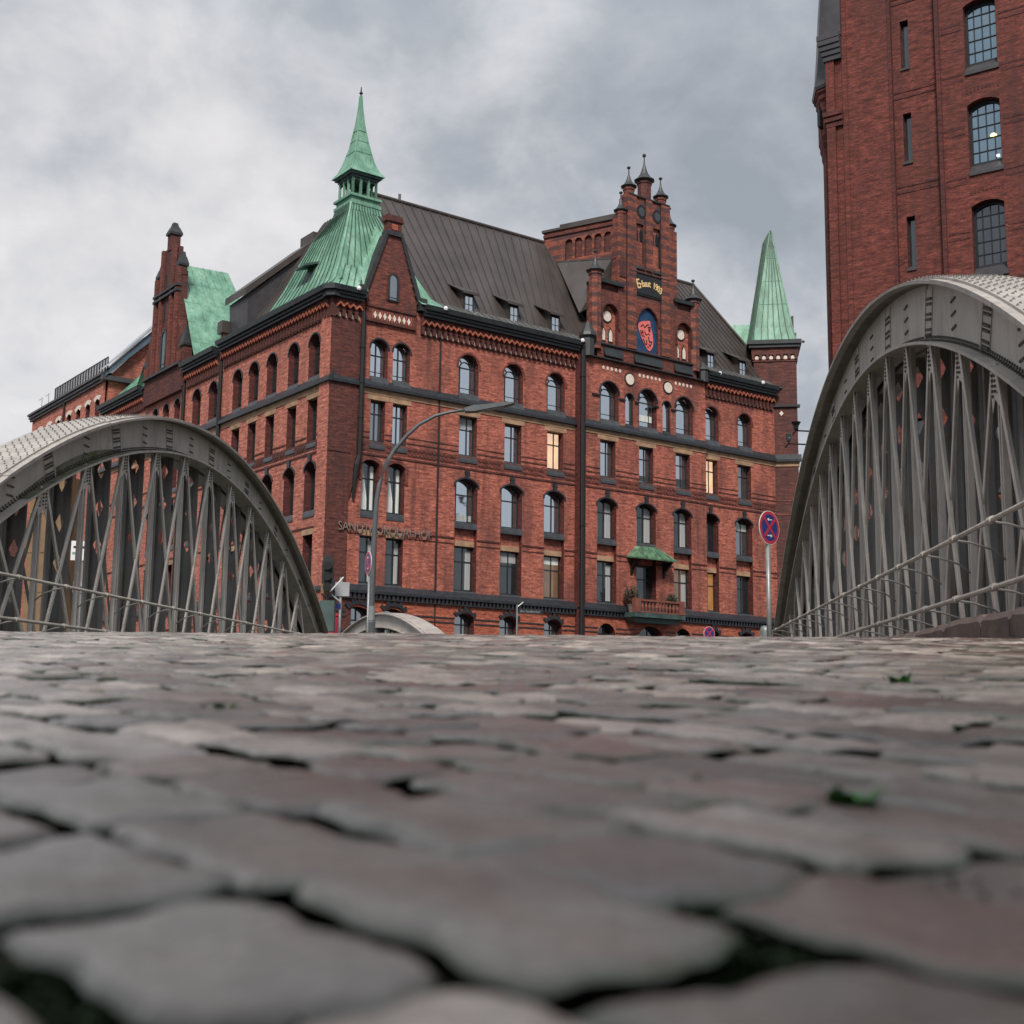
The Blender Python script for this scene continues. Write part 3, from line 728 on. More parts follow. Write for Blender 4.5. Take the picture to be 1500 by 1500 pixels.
    if rails:
        for z, nm in ((1.50, 'guard_rail'), (0.95, 'guard_rail')):
            mb = MB(); x = xi + sg * 0.25; a, b_ = nodes[0] - 1.5, nodes[-1] + 1.2
            mb.tube([(x, a + (b_ - a) * k / 30, z) for k in range(31)], 0.023, 8)
            for d in good[::1]: mb.tube([(x, d - 0.05, z), (x, d + 0.05, z)], 0.034, 8)
            r = mb.build(nm, 'steel', root, smooth=False)
            for d in good:
                mb = MB(); mb.tube([(x, d, z - 0.01), (x - sg * 0.15, d + 0.02, z - 0.03), (x - sg * 0.34, d + 0.03, z - 0.09), (xin, d + 0.03, z - 0.20)], 0.011, 6)
                mb.build('rail_bracket', 'steel_mid', r)
MT['steel_mid'] = m_steel('shade_darkened_bridge_paint', (0.21, 0.20, 0.19), 0.5)  # darker copy of the bridge paint, outer-side shade put into the colour
org = Vector((0, 0, CAM_H))
tl = truss_root('arch_truss', 'grey riveted steel arch truss with algae on its flange, left of the road', 'arched trusses of the bridge', org, e_, w_, v_)
arch_truss(tl, 1, -8.2, (0.0335, 24.4, 4.45), (0.0328, 24.5, 5.04), [11.9 + 1.43 * k for k in range(15)], 0.45)
tr_ = truss_root('arch_truss', 'grey riveted steel arch truss behind the red kerb, right of the road', 'arched trusses of the bridge', org, e_, w_, v_)
arch_truss(tr_, -1, 3.15, (0.0315, 19.1, 4.65), (0.0318, 19.3, 5.42), [9.6 + 1.26 * k for k in range(16)], 0.45)
# algae film along the left flange
mb = MB()
for k in range(22):
    a, b_ = 17.0 + k * 0.16, 17.0 + (k + 1) * 0.16
    zz = lambda d: 4.45 - 0.0335 * (d - 24.4) ** 2
    hh = lambda d: 0.04 + 0.12 * sin(pi * (d - 17) / 3.52)
    mb.quad((-8.435, a, zz(a) + 0.036), (-8.435, b_, zz(b_) + 0.036), (-8.435, b_, zz(b_) + 0.036 + hh(b_)), (-8.435, a, zz(a) + 0.036 + hh(a)))
    mb.quad((-8.435, a, zz(a) + 0.038), (-8.435, b_, zz(b_) + 0.038), (-8.275, b_, zz(b_) + 0.038), (-8.275, a, zz(a) + 0.038))
mb.build('algae_film', 'algae', tl)
# the next bridge beyond, one arch in view
ax = radians(-24); o3 = Vector((-4.5, 50, 0.12))
t3 = truss_root('arch_truss', 'small pale steel arch far off, behind the lamp post', 'arched trusses of the bridge', o3 - Vector((sin(ax), cos(ax), 0)) * 20, Vector((cos(ax), -sin(ax), 0)), Vector((sin(ax), cos(ax), 0)), Vector((0, 0, 1)))
arch_truss(t3, 1, 0.0, (0.0335, 20.0, 3.25), (0.0335, 20.0, 3.75), [12.7 + 1.43 * k for k in range(11)], -0.3, rails=False, detail=False, pale=True)

# ------------------------------------------------------------------ brick office building with green corner roof
# local frame: x = u along the front, y = s along the side facade, z up; the street corner is the origin
BC = Vector((-9.54389764, 66.0, 0)); BROT = atan2(0.59483601, 0.80384708)
ob = thing('office_building', 'large red brick office building with a green copper corner spire and stepped gables', 'building', BC, BROT)
BZ = 0.0
# ---- front openings
A4 = [(2.89, 1.08, 'cross', 2.06), (4.29, 1.08, 'cross', 2.06), (8.72, 1.36, 'fan', 2.24), (11.87, 1.36, 'fan', 2.24), (14.98, 1.36, 'fan', 2.24), (18.98, 1.52, 'fan', 2.36), (22.12, 1.54, 'fan', 2.38), (25.25, 1.54, 'fan', 2.38), (27.88, 1.30, 'fan', 2.18), (30.96, 1.30, 'fan', 2.18)]
A3 = [(2.90, .90), (4.28, .90), (8.75, 1.19), (11.88, 1.2), (14.97, 1.19), (18.88, 1.2), (21.99, 1.18), (25.1, 1.22), (27.77, 1.22), (30.87, 1.24)]
A2 = [(2.55, 1.05), (4.15, 1.08), (8.71, 1.5), (11.83, 1.52), (14.93, 1.5), (18.80, 1.52), (21.97, 1.6), (25.03, 1.53), (27.66, 1.48), (30.76, 1.53)]
SEC = [(0.0, 16.75, 0.0), (16.75, 27.15, 0.18), (27.15, 33.85, 0.0)]
def sec_o(u): return 0.18 if 16.75 < u < 27.15 else 0.0
Z4, Z3, Z2, Z1 = 17.97, 14.45, 10.68, 6.88
def front_ops(u0, u1):
    ops = []
    for u, w, st_, h in A4:
        if u0 < u < u1: ops.append((u, 17.72, arch(w, h + 0.25, 'round'), 0.38))
    for u, w in A3:
        if u0 < u < u1: ops.append((u, 14.1, arch(w, 2.6, 'rect'), 0.36))
    for u, w in A2:
        if not (u0 < u < u1): continue
        if u < 6: ops.append((u, 10.3, arch(w, 3.1, 'seg', 0.22), 0.42)); ops.append((u, 6.55, arch(w, 2.82, 'rect'), 0.36))
        else: ops.append((u, 6.5, arch(w, 6.62, 'seg', 0.36), 0.46))
    for u, w, h, k in ((2.04, 1.45, 2.0, 'seg'), (4.15, 1.45, 2.0, 'seg'), (8.68, 1.3, 1.7, 'seg'), (11.7, 1.3, 1.7, 'seg'), (14.85, 1.3, 1.7, 'seg'), (18.73, 1.38, 1.75, 'round'), (22.25, 2.3, 1.7, 'round'), (24.95, 1.36, 1.75, 'round'), (27.65, 1.3, 1.6, 'seg'), (30.7, 1.3, 1.6, 'seg')):
        if u0 < u < u1: ops.append((u, 5.62 - h, arch(w, h, k, None if k == 'round' else 0.3), 0.5))
    return ops
def courses(rows, a0, a1, ops, fn, o):              # thin projecting courses of dark brick, stopped at every opening
    mb = MB()
    for z, pr, t in rows:
        cuts = sorted((c + min(p[0] for p in out) - .02, c + max(p[0] for p in out) + .02) for c, zb, out, dp in ops if zb - .05 < z < zb + max(p[1] for p in out) + .05)
        a = a0
        for l, r in cuts + [(a1, a1)]:
            if l - a > .05: mb.prism([(a, z), (l, z), (l, z + t), (a, z + t)], lambda p, q, d: fn(p, d, q), o - .02, o + pr)
            a = max(a, r)
    return mb
for u0, u1, o in SEC:
    ops = front_ops(u0, u1)
    if o: ops += [(20.6, 17.72, arch(0.66, 2.12, 'round'), 0.34), (23.72, 17.72, arch(0.66, 2.12, 'round'), 0.34)]
    up_ = [q for q in ops if q[1] > 6.3]; mb, jb = wall(u0, u1, 6.3, 22.0 if not o else 21.7, up_, FR, o); cs = courses(((13.64, .05, .1), (14.56, .03, .07), (14.86, .03, .05), (9.70, .05, .08), (9.40, .03, .05)), u0, u1, up_, FR, o)
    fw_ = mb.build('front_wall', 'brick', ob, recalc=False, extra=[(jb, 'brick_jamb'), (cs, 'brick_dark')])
    lo_ = [q for q in ops if q[1] < 6.3]; mb, jb = wall(u0, u1, 0.0, 6.3, lo_, FR, o + 0.08); cs = courses(((5.30, .035, .07), (5.05, .035, .07), (4.30, .035, .07)), u0, u1, lo_, FR, o + .08)
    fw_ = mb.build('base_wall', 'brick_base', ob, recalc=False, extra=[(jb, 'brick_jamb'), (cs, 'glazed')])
    mb = MB()
    if o:
        for x in (u0, u1): mb.quad((x, 0.3, 0), (x, -o - 0.08, 0), (x, -o - 0.08, 6.3), (x, 0.3, 6.3)); mb.quad((x, 0.3, 6.3), (x, -o, 6.3), (x, -o, 21.7), (x, 0.3, 21.7))
        mb.build('risalit_returns', 'brick', ob, recalc=False)
# windows, row by row
P4 = ['pane_sky'] * 10
for (u, w, st_, h), pn in zip(A4, P4): WIN[4, u] = window(ob, FR, u, Z4 + 0.02, w, h - 0.05, 'round', st_, pn, 0.36, sec_o(u), (0.50, 0.14))
P3 = ['pane_mid', 'pane_sky', 'pane_sky', 'pane_sky', 'pane_warm', 'pane_sky', 'pane_sky', 'pane_sky', 'pane_warm', 'pane_mid']
for (u, w), pn in zip(A3, P3): WIN[3, u] = window(ob, FR, u, Z3 + 0.02, w, 2.22, 'rect', 'cross' if u < 5 else 'trans', pn, 0.34, sec_o(u), (0.45, 0.06))
P2 = ['pane_dark', 'pane_dark', 'pane_sky', 'pane_sky', 'pane_sky', 'pane_dark', 'pane_dark', 'pane_dark', 'pane_dark', 'pane_mid']
CW = [(-1, 'curtain_white', 0.58, True), (1, 'curtain_white', 0.22, False)]
CG = [(1, 'curtain', 0.30, False)]
for i, ((u, w), pn) in enumerate(zip(A2, P2)):
    WIN[2, u] = window(ob, FR, u, Z2 + 0.02, w, 2.42 if u > 6 else 2.66, 'seg', 'three' if i in (2, 3) else 'trans', pn, 0.44 if u > 6 else 0.4, sec_o(u), (0.40, 0.03), curtain=CW if i < 2 else ([(1, 'curtain', 0.35, False), (-1, 'curtain', 0.25, False)] if i in (5, 6, 7) else None))
P1 = ['pane_dark', 'pane_dark', 'pane_dark', 'pane_dark', 'pane_brown', 'pane_dark', 'pane_dark', 'pane_brown', 'pane_amber', 'pane_dark']
for i, ((u, w), pn) in enumerate(zip(A2, P1)):
    if i == 6: continue
    WIN[1, u] = window(ob, FR, u, Z1 + 0.02, w, 2.46, 'rect', 'trans', pn, 0.44 if u > 6 else 0.34, sec_o(u), (0.40, 0.06), curtain=[(1, 'curtain', 0.28, False)] if i in (0, 1, 2, 5, 7) else None)
for u, w, h, k in ((2.04, 1.45, 2.0, 'seg'), (4.15, 1.45, 2.0, 'seg'), (8.68, 1.3, 1.7, 'seg'), (11.7, 1.3, 1.7, 'seg'), (14.85, 1.3, 1.7, 'seg'), (18.73, 1.38, 1.75, 'round'), (22.25, 2.3, 1.7, 'round'), (24.95, 1.36, 1.75, 'round'), (27.65, 1.3, 1.6, 'seg'), (30.7, 1.3, 1.6, 'seg')):
    window(ob, FR, u, 5.62 - h, w, h, k, 'trans', 'pane_mid' if k == 'seg' else 'pane_dark', 0.46, sec_o(u) + 0.08, None)
def blind(f, w, h, a, b_, m_): mb = MB(); mb.quad((-w / 2 + .08, .035, h * a), (w / 2 - .08, .035, h * a), (w / 2 - .08, .035, h * b_), (-w / 2 + .08, .035, h * b_)); mb.build('blind', m_, f, recalc=False)
blind(WIN[1, 14.93], 1.5, 2.46, .80, .96, 'curtain_white'); blind(WIN[1, 11.83], 1.5, 2.46, .74, .96, 'curtain'); blind(WIN[2, 30.76], 1.5, 2.42, .66, .86, 'curtain_white')
blind(WIN[3, 8.75], 1.19, 2.22, .70, .96, 'curtain'); blind(WIN[4, 22.12], 1.54, 2.3, .16, .34, 'curtain_white'); blind(WIN[3, 25.1], 1.2, 2.22, .05, .28, 'sill'); blind(WIN[3, 21.99], 1.2, 2.22, .05, .20, 'sill'); blind(WIN[2, 8.71], 1.5, 2.42, .05, .18, 'curtain')
for u in (20.6, 23.72): WIN[4, u] = window(ob, FR, u, 17.9, 0.66, 1.92, 'round', 'slim', 'pane_sky', 0.16, 0.18, (0.16, 0.05))
# brick panels between the tall bays' windows, lintels and hood moulds over every window
for i, (u, w) in enumerate(A2):
    o = sec_o(u)
    if u > 6: mb = MB(); mb.box(u - w / 2 + 0.004, u + w / 2 - 0.004, -o + 0.27, -o + 0.44, 9.36, 10.32); mb.build('spandrel_panel', 'brick', ob)
    if i != 6:
        mb = MB(); mb.box(u - w / 2 - (-.006 if u > 6 else .12), u + w / 2 + (-.006 if u > 6 else .12), (-o + 0.23 if u > 6 else -o - 0.02), -o + 0.40, 9.365, 9.67); sub(mb.build('stone_lintel', 'stone', ob), WIN[1, u])
    mb = MB()
    if u > 6:
        hood(mb, u, 6.5, w, 6.62, 'seg', 0.36, FR, o - 0.02, o + 0.06, 0.085, 0.12)
        mb.box(u - 0.11, u + 0.11, -o - 0.10, -o + 0.02, 13.1, 13.55); mb.box(u - 0.15, u + 0.15, -o - 0.12, -o + 0.02, 13.40, 13.55)
        sub(mb.build('hood_mould', 'glazed', ob), WIN[2, u])
    else: hood(mb, u, 10.3, w, 3.1, 'seg', 0.22, FR, o - 0.02, o + 0.06, 0.16, 0.9); sub(mb.build('hood_mould', 'brick_gable', ob), WIN[2, u])
for u, w, st_, h in A4:
    o = sec_o(u); mb = MB(); m_ = 'glazed'
    if u < 6: hood(mb, u, 17.72, w, h + .25, 'round', None, FR, o - .02, o + .05, .09)
    elif 16 < u < 27: hood(mb, u, 17.72, w, h + .25, 'round', None, FR, o - .02, o + .06, .08)
    else: hood(mb, u, 17.72, w + 0.06, h + .28, 'round', None, FR, o - .02, o + .05, .10, 0.12); m_ = 'brick_gable'
    sub(mb.build('hood_mould', m_, ob), WIN[4, u])
for u in (20.6, 23.72): mb = MB(); hood(mb, u, 17.72, .66, 2.12, 'round', None, FR, .16, .24, .07); sub(mb.build('hood_mould', 'glazed', ob), WIN[4, u])
for u, w in A3:
    o = sec_o(u); mb = MB(); mb.box(u - w / 2 - .22, u + w / 2 + .22, -o - 0.025, -o + 0.34, 16.68, 16.96); sub(mb.build('stone_lintel', 'stone', ob), WIN[3, u])
# horizontal bands
for (u0, u1, o) in SEC:
    a = u0
    mb = MB(); mb.box(a, u1, -o - 0.045, -o + 0.1, 16.963, 17.26); mb.build('sandstone_band', 'stone', ob)
    mb = MB(); mb.prism([(o - 0.05, 17.263), (o + 0.24, 17.263), (o + 0.24, 17.42), (o - 0.02, 17.80)], lambda p, q, u: (u, -p, q), a, u1); mb.build('dark_ledge', 'glazed', ob)
    mb = MB(); mb.prism([(o - 0.05, 6.32), (o + 0.30, 6.32), (o + 0.30, 6.46), (o - 0.02, 6.80)], lambda p, q, u: (u, -p, q), a, u1); lg = mb.build('dark_ledge', 'glazed', ob)
    mb = MB(); mb.box(a, u1, -o - 0.22, -o + 0.05, 6.02, 6.07); k = a + 0.1
    while k < u1 - 0.1: mb.box(k, k + 0.13, -o - 0.22, -o + 0.02, 6.06, 6.33); k += 0.26
    mb.build('dentils', 'glazed', lg)
for (u0, u1, o) in SEC:                           # patterned frieze of brick lozenges
    fz = courses([(13.86, .012, .52)], u0, u1, [q for q in front_ops(u0, u1) if q[1] > 6.3], FR, o); k = u0 + 0.25; n = 0
    while k < u1 - 0.1:
        if all(abs(k - u) > w / 2 + 0.15 for u, w in A3):
            for dz in (13.98, 14.26): fz.prism([(k - .11, dz), (k, dz - .11), (k + .11, dz), (k, dz + .11)], lambda p, q, d: (p, -d, q), o - 0.02, o + 0.055)
        k += 0.26
    fz.build('patterned_frieze', 'brick_gable', ob)
# basement heads: rough dark voussoirs
for u, w, h in ((2.04, 1.45, 2.0), (4.15, 1.45, 2.0), (8.68, 1.3, 1.7), (11.7, 1.3, 1.7), (14.85, 1.3, 1.7), (27.65, 1.3, 1.6), (30.7, 1.3, 1.6)):
    vb = MB()
    for k in range(-4, 5):
        a = pi / 2 + k * 0.2; r0, r1 = w * 0.52, w * (0.74 if k % 2 == 0 else 0.64) + (0.12 if k == 0 else 0)
        c = Vector((u, -0.12 - sec_o(u), 5.62 - 0.62)); d = Vector((cos(a), 0, sin(a)))
        vb.bar(c + d * r0, c + d * r1, 0.15, 0.12, (sin(a), 0, -cos(a)))
    vb.build('rough_arch_head', 'glazed', ob)
# corner pilaster, sooty zone, downpipes, thin joint
mb = MB(); mb.box(-0.06, 1.62, -0.10, 0.1, 13.6, 20.75); mb.box(-0.06, 1.25, -0.06, 0.1, 6.8, 13.6); mb.box(0.0, 1.62, -0.085, 0.1, 0, 6.0); mb.build('corner_pilaster', 'brick_dark', ob)
mb = MB(); mb.prism([(1.25, 13.6), (1.62, 13.6), (1.62, 12.6), (1.25, 11.2)], lambda p, q, d: (p, -d, q), -0.1, 0.12); mb.build('pilaster_bracket', 'brick_dark', ob)
mb = MB(); mb.box(-0.115, 0.12, -0.012, 1.0, 0, 20.9); mb.build('corner_quoin', 'brick_side', ob)
def downpipe(u, z0, z1, r, o): mb = MB(); mb.tube([(u, -o, z0), (u, -o, z1)], r, 10); [mb.tube([(u, -o, z), (u, -o, z + .08)], r * 1.25, 10) for z in (z0 + 2, (z0 + z1) / 2, z1 - 2)]; return mb.build('downpipe', 'pipe', ob)
downpipe(1.74, 13.5, 21.3, 0.13, 0.22); downpipe(6.75, 0.2, 21.0, 0.05, 0.07)
mb = MB(); mb.tube([(1.74, -.22, 13.5), (1.62, -.2, 13.0), (1.55, -.16, 12.3), (1.50, -.10, 11.2)], [0.13, 0.16, 0.13, .06], 10); mb.build('downpipe', 'pipe', ob)
mb = MB(); mb.box(16.46, 17.05, -0.30, 0.1, 0.0, 21.9); mb.build('pilaster_shaft', 'brick_jamb', ob)
downpipe(16.70, 0.2, 22.2, 0.15, 0.42)
# eaves: corbel table, plaster lights, gutter
def eaves(fn, a0, a1, o, z0=20.78):
    cb, pl, wv, gt = MB(), MB(), MB(), MB()
    wv_ = 0.36; n = int((a1 - a0) / wv_); wv_ = (a1 - a0) / n
    bx = lambda m_, a, b_, p, q, z_0, z_1: m_.prism([(a, z_0), (b_, z_0), (b_, z_1), (a, z_1)], lambda x, z, d: fn(x, d, z), p, q)
    bx(cb, a0, a1, o - 0.05, o + 0.10, z0 + 0.36, z0 + 0.62); bx(cb, a0, a1, o - .05, o + .06, z0 - 0.04, z0 + 0.02)
    for k in range(n):
        a = a0 + k * wv_
        bx(cb, a, a + wv_ * 0.44, o - 0.02, o + 0.20, z0 + 0.02, z0 + 0.50)
        c = a + wv_ * 0.72
        pl.prism([(c - .075, z0 + 0.04), (c + .075, z0 + 0.04), (c + 0.05, z0 + 0.22), (c, z0 + 0.33), (c - 0.05, z0 + 0.22)], lambda x, z, d: fn(x, d, z), o - .02, o + 0.03)
        p0, p1, p2 = (a, z0 + 0.55), (a + wv_ / 2, z0 + 0.75), (a + wv_, z0 + 0.55)
        for p, q in ((p0, p1), (p1, p2)): wv.prism([(p[0], p[1] - 0.065), (q[0], q[1] - 0.065), (q[0], q[1] + .065), (p[0], p[1] + .065)], lambda x, z, d: fn(x, d, z), o + 0.10, o + 0.30)
    bx(cb, a0, a1, o + 0.0, o + 0.22, z0 + 0.62, z0 + 0.98)
    for z_, pr in ((0.98, 0.42), (1.14, 0.52)): bx(gt, a0, a1, o - 0.2, o + pr, z0 + z_ + 0.003, z0 + z_ + 0.15)
    gt.prism([(o - 0.3, z0 + 1.295), (o + 0.66, z0 + 1.295), (o + 0.72, z0 + 1.56), (o + 0.60, z0 + 1.60), (o - 0.3, z0 + 1.50)], lambda p, q, a: fn(a, p, q), a0, a1)
    cb.build('corbel_table', 'brick_dark', ob); pl.build('plaster_lights', 'plaster', ob); wv.build('wave_moulding', 'brick_base', ob); gt.build('eaves_gutter', 'gutter', ob)
eaves(FR, 0.10, 1.62, 0.02); eaves(FR, 5.45, 16.45, 0.0); eaves(FR, 27.2, 33.7, 0.0)
for u, o in ((1.1, .74), (6.6, .74), (16.4, .74), (28.1, .60), (32.0, .74)): lt = MB(); lt.lathe((u, -o, 22.22), [(0.10, 0), (0.13, .08), (0.10, .2), (0.03, .24)], 8); lt.build('floodlight', 'white', ob)
# lettering on the front
text_mesh('SANDTHORQUAI-HOF', 0.66, 'lettering', 'letter', ob, (0.66, -0.13, 9.50), (pi / 2, 0, 0), 0.025, xs=0.855, bold=-0.004)

# ---- side facade
B4 = [1.88, 4.28, 6.94, 9.26, 11.47, 14.96, 17.47]; B4g = [20.61, 22.49, 24.34]; B4c = [28.0]
allc = B4 + B4g + B4c
ops = []
for s in allc:
    g = 19.2 < s < 26.2
    ops += [(s, 17.7, arch(0.95 if g else 1.26, 2.55, 'round'), 0.38), (s, 14.05, arch(0.95 if g else 1.05, 2.7, 'rect'), 0.36), (s, 10.3, arch(1.22 if not g else 1.0, 2.95, 'seg', 0.35), 0.45), (s, 6.55, arch(1.05, 2.8, 'rect'), 0.4)]
mb, jb = wall(0.0, 34.6, 0.0, 22.0, ops, LF, 0.0)
cs = courses(((13.64, .045, .10), (14.6, .04, .07), (9.70, .045, .08), (5.2, .045, .08)), 0.2, 34.6, ops, LF, 0.0); fw_ = mb.build('side_wall', 'brick_side', ob, recalc=False, extra=[(jb, 'brick_jamb'), (cs, 'brick_dark')])
for s in allc:
    g = 19.2 < s < 26.2
    w4, w2 = (0.95, 1.0) if g else (1.26, 1.22)
    f4 = window(ob, LF, s, 17.95, w4, 2.28, 'round', 'cross', 'pane_side', 0.36, 0, (0.42, 0.08))
    f3 = window(ob, LF, s, 14.40, 0.95 if g else 1.05, 2.33, 'rect', 'trans', 'pane_side', 0.34, 0, (0.38, 0.05))
    f2 = window(ob, LF, s, 10.68, w2, 2.55, 'seg', 'trans', 'pane_side', 0.42, 0, (0.40, 0.05))
    f1 = window(ob, LF, s, 6.90, 1.05, 2.43, 'rect', 'trans', 'pane_side', 0.38, 0, (0.40, 0.05))
    mb = MB(); mb.prism([(s - .72, 16.68), (s + .72, 16.68), (s + .72, 16.955), (s - .72, 16.955)], lambda p, q, d: LF(p, d, q), -0.3, 0.03); sub(mb.build('stone_lintel', 'stone', ob), f3)
    mb = MB(); mb.prism([(s - .66, 9.365), (s + .66, 9.365), (s + .66, 9.66), (s - .66, 9.66)], lambda p, q, d: LF(p, d, q), -0.3, 0.03); sub(mb.build('stone_lintel', 'stone', ob), f1)
    mb = MB(); hood(mb, s, 10.3, w2, 2.95, 'seg', 0.35, LF, -0.02, 0.06, 0.085, 0.12); mb.prism([(s - .13, 13.25), (s + .13, 13.25), (s + .17, 13.62), (s - .17, 13.62)], lambda p, q, d: LF(p, d, q), -0.02, 0.12); sub(mb.build('hood_mould', 'glazed', ob), f2)
    mb = MB(); hood(mb, s, 17.7, w4, 2.55, 'round', None, LF, -0.02, 0.05, 0.08); sub(mb.build('hood_mould', 'glazed', ob), f4)
mb = MB(); mb.prism([(0, 16.963), (34.6, 16.963), (34.6, 17.26), (0, 17.26)], lambda p, q, d: LF(p, d, q), -0.1, 0.045); mb.build('sandstone_band', 'stone', ob)
mb = MB(); mb.prism([(-0.05, 17.263), (0.24, 17.263), (0.24, 17.42), (-0.02, 17.80)], lambda p, q, s: (-p, s, q), -0.25, 34.6); mb.build('dark_ledge', 'glazed', ob)
mb = MB(); mb.prism([(-0.05, 6.32), (0.22, 6.32), (0.22, 6.46), (-0.02, 6.75)], lambda p, q, s: (-p, s, q), -0.25, 34.6); mb.build('dark_ledge', 'glazed', ob)
st_ = MB()
for s in allc:
    if s < 19:
        for k in (s - 1.12, s - 0.86, s + 0.86, s + 1.12): st_.prism([(k - .11, 14.1), (k, 13.9), (k + .11, 14.1), (k, 14.3)], lambda p, q, d: LF(p, d, q), -0.02, 0.05)
cs = courses([(13.86, .012, .52)], .5, 19, ops, LF, 0); i = len(st_.v); st_.v += cs.v; st_.f += [tuple(i + q for q in f) for f in cs.f]
st_.build('patterned_frieze', 'brick_dark', ob)
eaves(LF, 0.15, 13.5, 0.0); eaves(LF, 14.0, 19.1, 0.0, 20.6); eaves(LF, 26.3, 34.4, 0.0, 20.6)
for s, z1 in ((13.65, 21.6), (19.3, 21.6)):
    mb = MB(); mb.tube([(-0.16, s, 0.2), (-0.16, s, z1)], 0.12, 10); mb.build('downpipe', 'pipe', ob)
# corner eave block that turns the gutter round the corner
mb = MB(); mb.box(-0.15, 0.10, -0.15, 0.15, 20.75, 21.76); mb.build('corner_eave_block', 'brick_dark', ob)
mb = MB(); mb.prism([(0.12, -.66), (0.12, .2), (-.66, .2), (-.66, -.30), (-.30, -.66)], lambda p, q, z: (p, q, z), 22.08, 22.37); mb.prism([(0.12, -.5), (0.12, .2), (-.5, .2), (-.5, -.2), (-.2, -.5)], lambda p, q, z: (p, q, z), 21.77, 22.07); mb.build('corner_gutter', 'gutter', ob)

# ---- roofs
def seams(mb, a, b_, c, d, n, w=0.045, h=0.06):   # ribs on quad a-b (bottom) c-d (top; d above a)
    a, b_, c, d = map(Vector, (a, b_, c, d)); nn = (b_ - a).cross(d - a).normalized()
    for k in range(1, n):
        t = k / n; p, q = a.lerp(b_, t), d.lerp(c, t)
        if (q - p).length < 0.1: continue
        mb.bar(p + nn * h * 0.3, q + nn * h * 0.3, w, h, (b_ - a))
RZ, RS = 30.42, 5.0
def roof_front(u0, u1, ut0, ut1, name='front_roof'):
    mb = MB(); lo = [(u0, -0.45, 22.35), (u1, -0.45, 22.35)]; mi = [(u0, 0.55, 23.05), (u1, 0.55, 23.05)]
    mb.quad(mi[0], mi[1], (ut1, RS, RZ), (ut0, RS, RZ)); n = max(2, int((u1 - u0) / 0.50))
    seams(mb, mi[0], mi[1], (ut1, RS, RZ), (ut0, RS, RZ), n)
    r = mb.build(name, 'roof', ob, recalc=False)
    mb = MB(); mb.quad(lo[0], lo[1], mi[1], mi[0]); seams(mb, lo[0], lo[1], mi[1], mi[0], n)
    mb.build('roof_foot', 'roof_pale', r, recalc=False)
roof_front(5.3, 17.3, 3.6, 19.9)
roof_front(26.9, 34.6, 24.4, 31.3)
mb = MB(); mb.quad((17.3, .4, 22.9), (19.8, .4, 22.9), (19.8, RS, RZ), (17.3, RS, RZ)); seams(mb, (17.3, .4, 22.9), (19.8, .4, 22.9), (19.8, RS, RZ), (17.3, RS, RZ), 5); mb.build('front_roof', 'roof', ob, recalc=False)
mb = MB(); mb.quad((34.6, .55, 23.05), (34.6, 9, 23.05), (31.3, RS, RZ)); mb.quad((26, RS, RZ), (31.3, RS, RZ), (34.6, 9.6, 23), (26, 9.6, 23)); mb.quad((3.6, RS, RZ), (26, RS, RZ), (26, 9.6, 23), (3.6, 9.6, 23)); mb.build('rear_roof', 'roof', ob, recalc=False)
mb = MB(); mb.tube([(3.5, RS, RZ + .05), (31.3, RS, RZ + .05)], 0.12, 8); mb.tube([(6.9, RS, RZ), (6.9, RS, RZ + .5)], .08, 6); mb.tube([(31.3, RS, RZ + .05), (34.6, .4, 23.1)], .1, 6); mb.build('ridge_cap', 'roof', ob)
# side roof slope
mb = MB(); q = [(0.55, 0.6, 23.05), (0.55, 11.0, 23.05), (5.0, 11.0, 30.42), (5.0, 5.0, 30.42)]
mb.quad(*q); seams(mb, q[1], q[0], q[3], q[2], 18); q2 = [(-.45, 0.0, 22.35), (-.45, 13.6, 22.35), (.55, 13.6, 23.05), (.55, 0, 23.05)]; mb.quad(*q2); seams(mb, q2[1], q2[0], q2[3], q2[2], 26)
mb.quad((5, 5, 30.42), (5, 11, 30.42), (10, 11, 23), (10, 5, 23)); mb.quad((0.55, 11, 23.05), (5, 11, 30.42), (10, 11, 23))
mb.build('side_roof', 'roof', ob, recalc=False)
# green corner roof: concave pyramid over the corner, its hip running up to the lantern
c0 = 2.85
def ring_sq(r, z): return [(c0 - r, c0 - r, z), (c0 + r, c0 - r, z), (c0 + r, c0 + r, z), (c0 - r, c0 + r, z)]
prof = [(3.30, 22.38), (2.75, 22.95), (2.25, 24.0), (1.72, 25.5), (1.28, 26.8), (1.02, 27.75), (0.93, 28.2)]
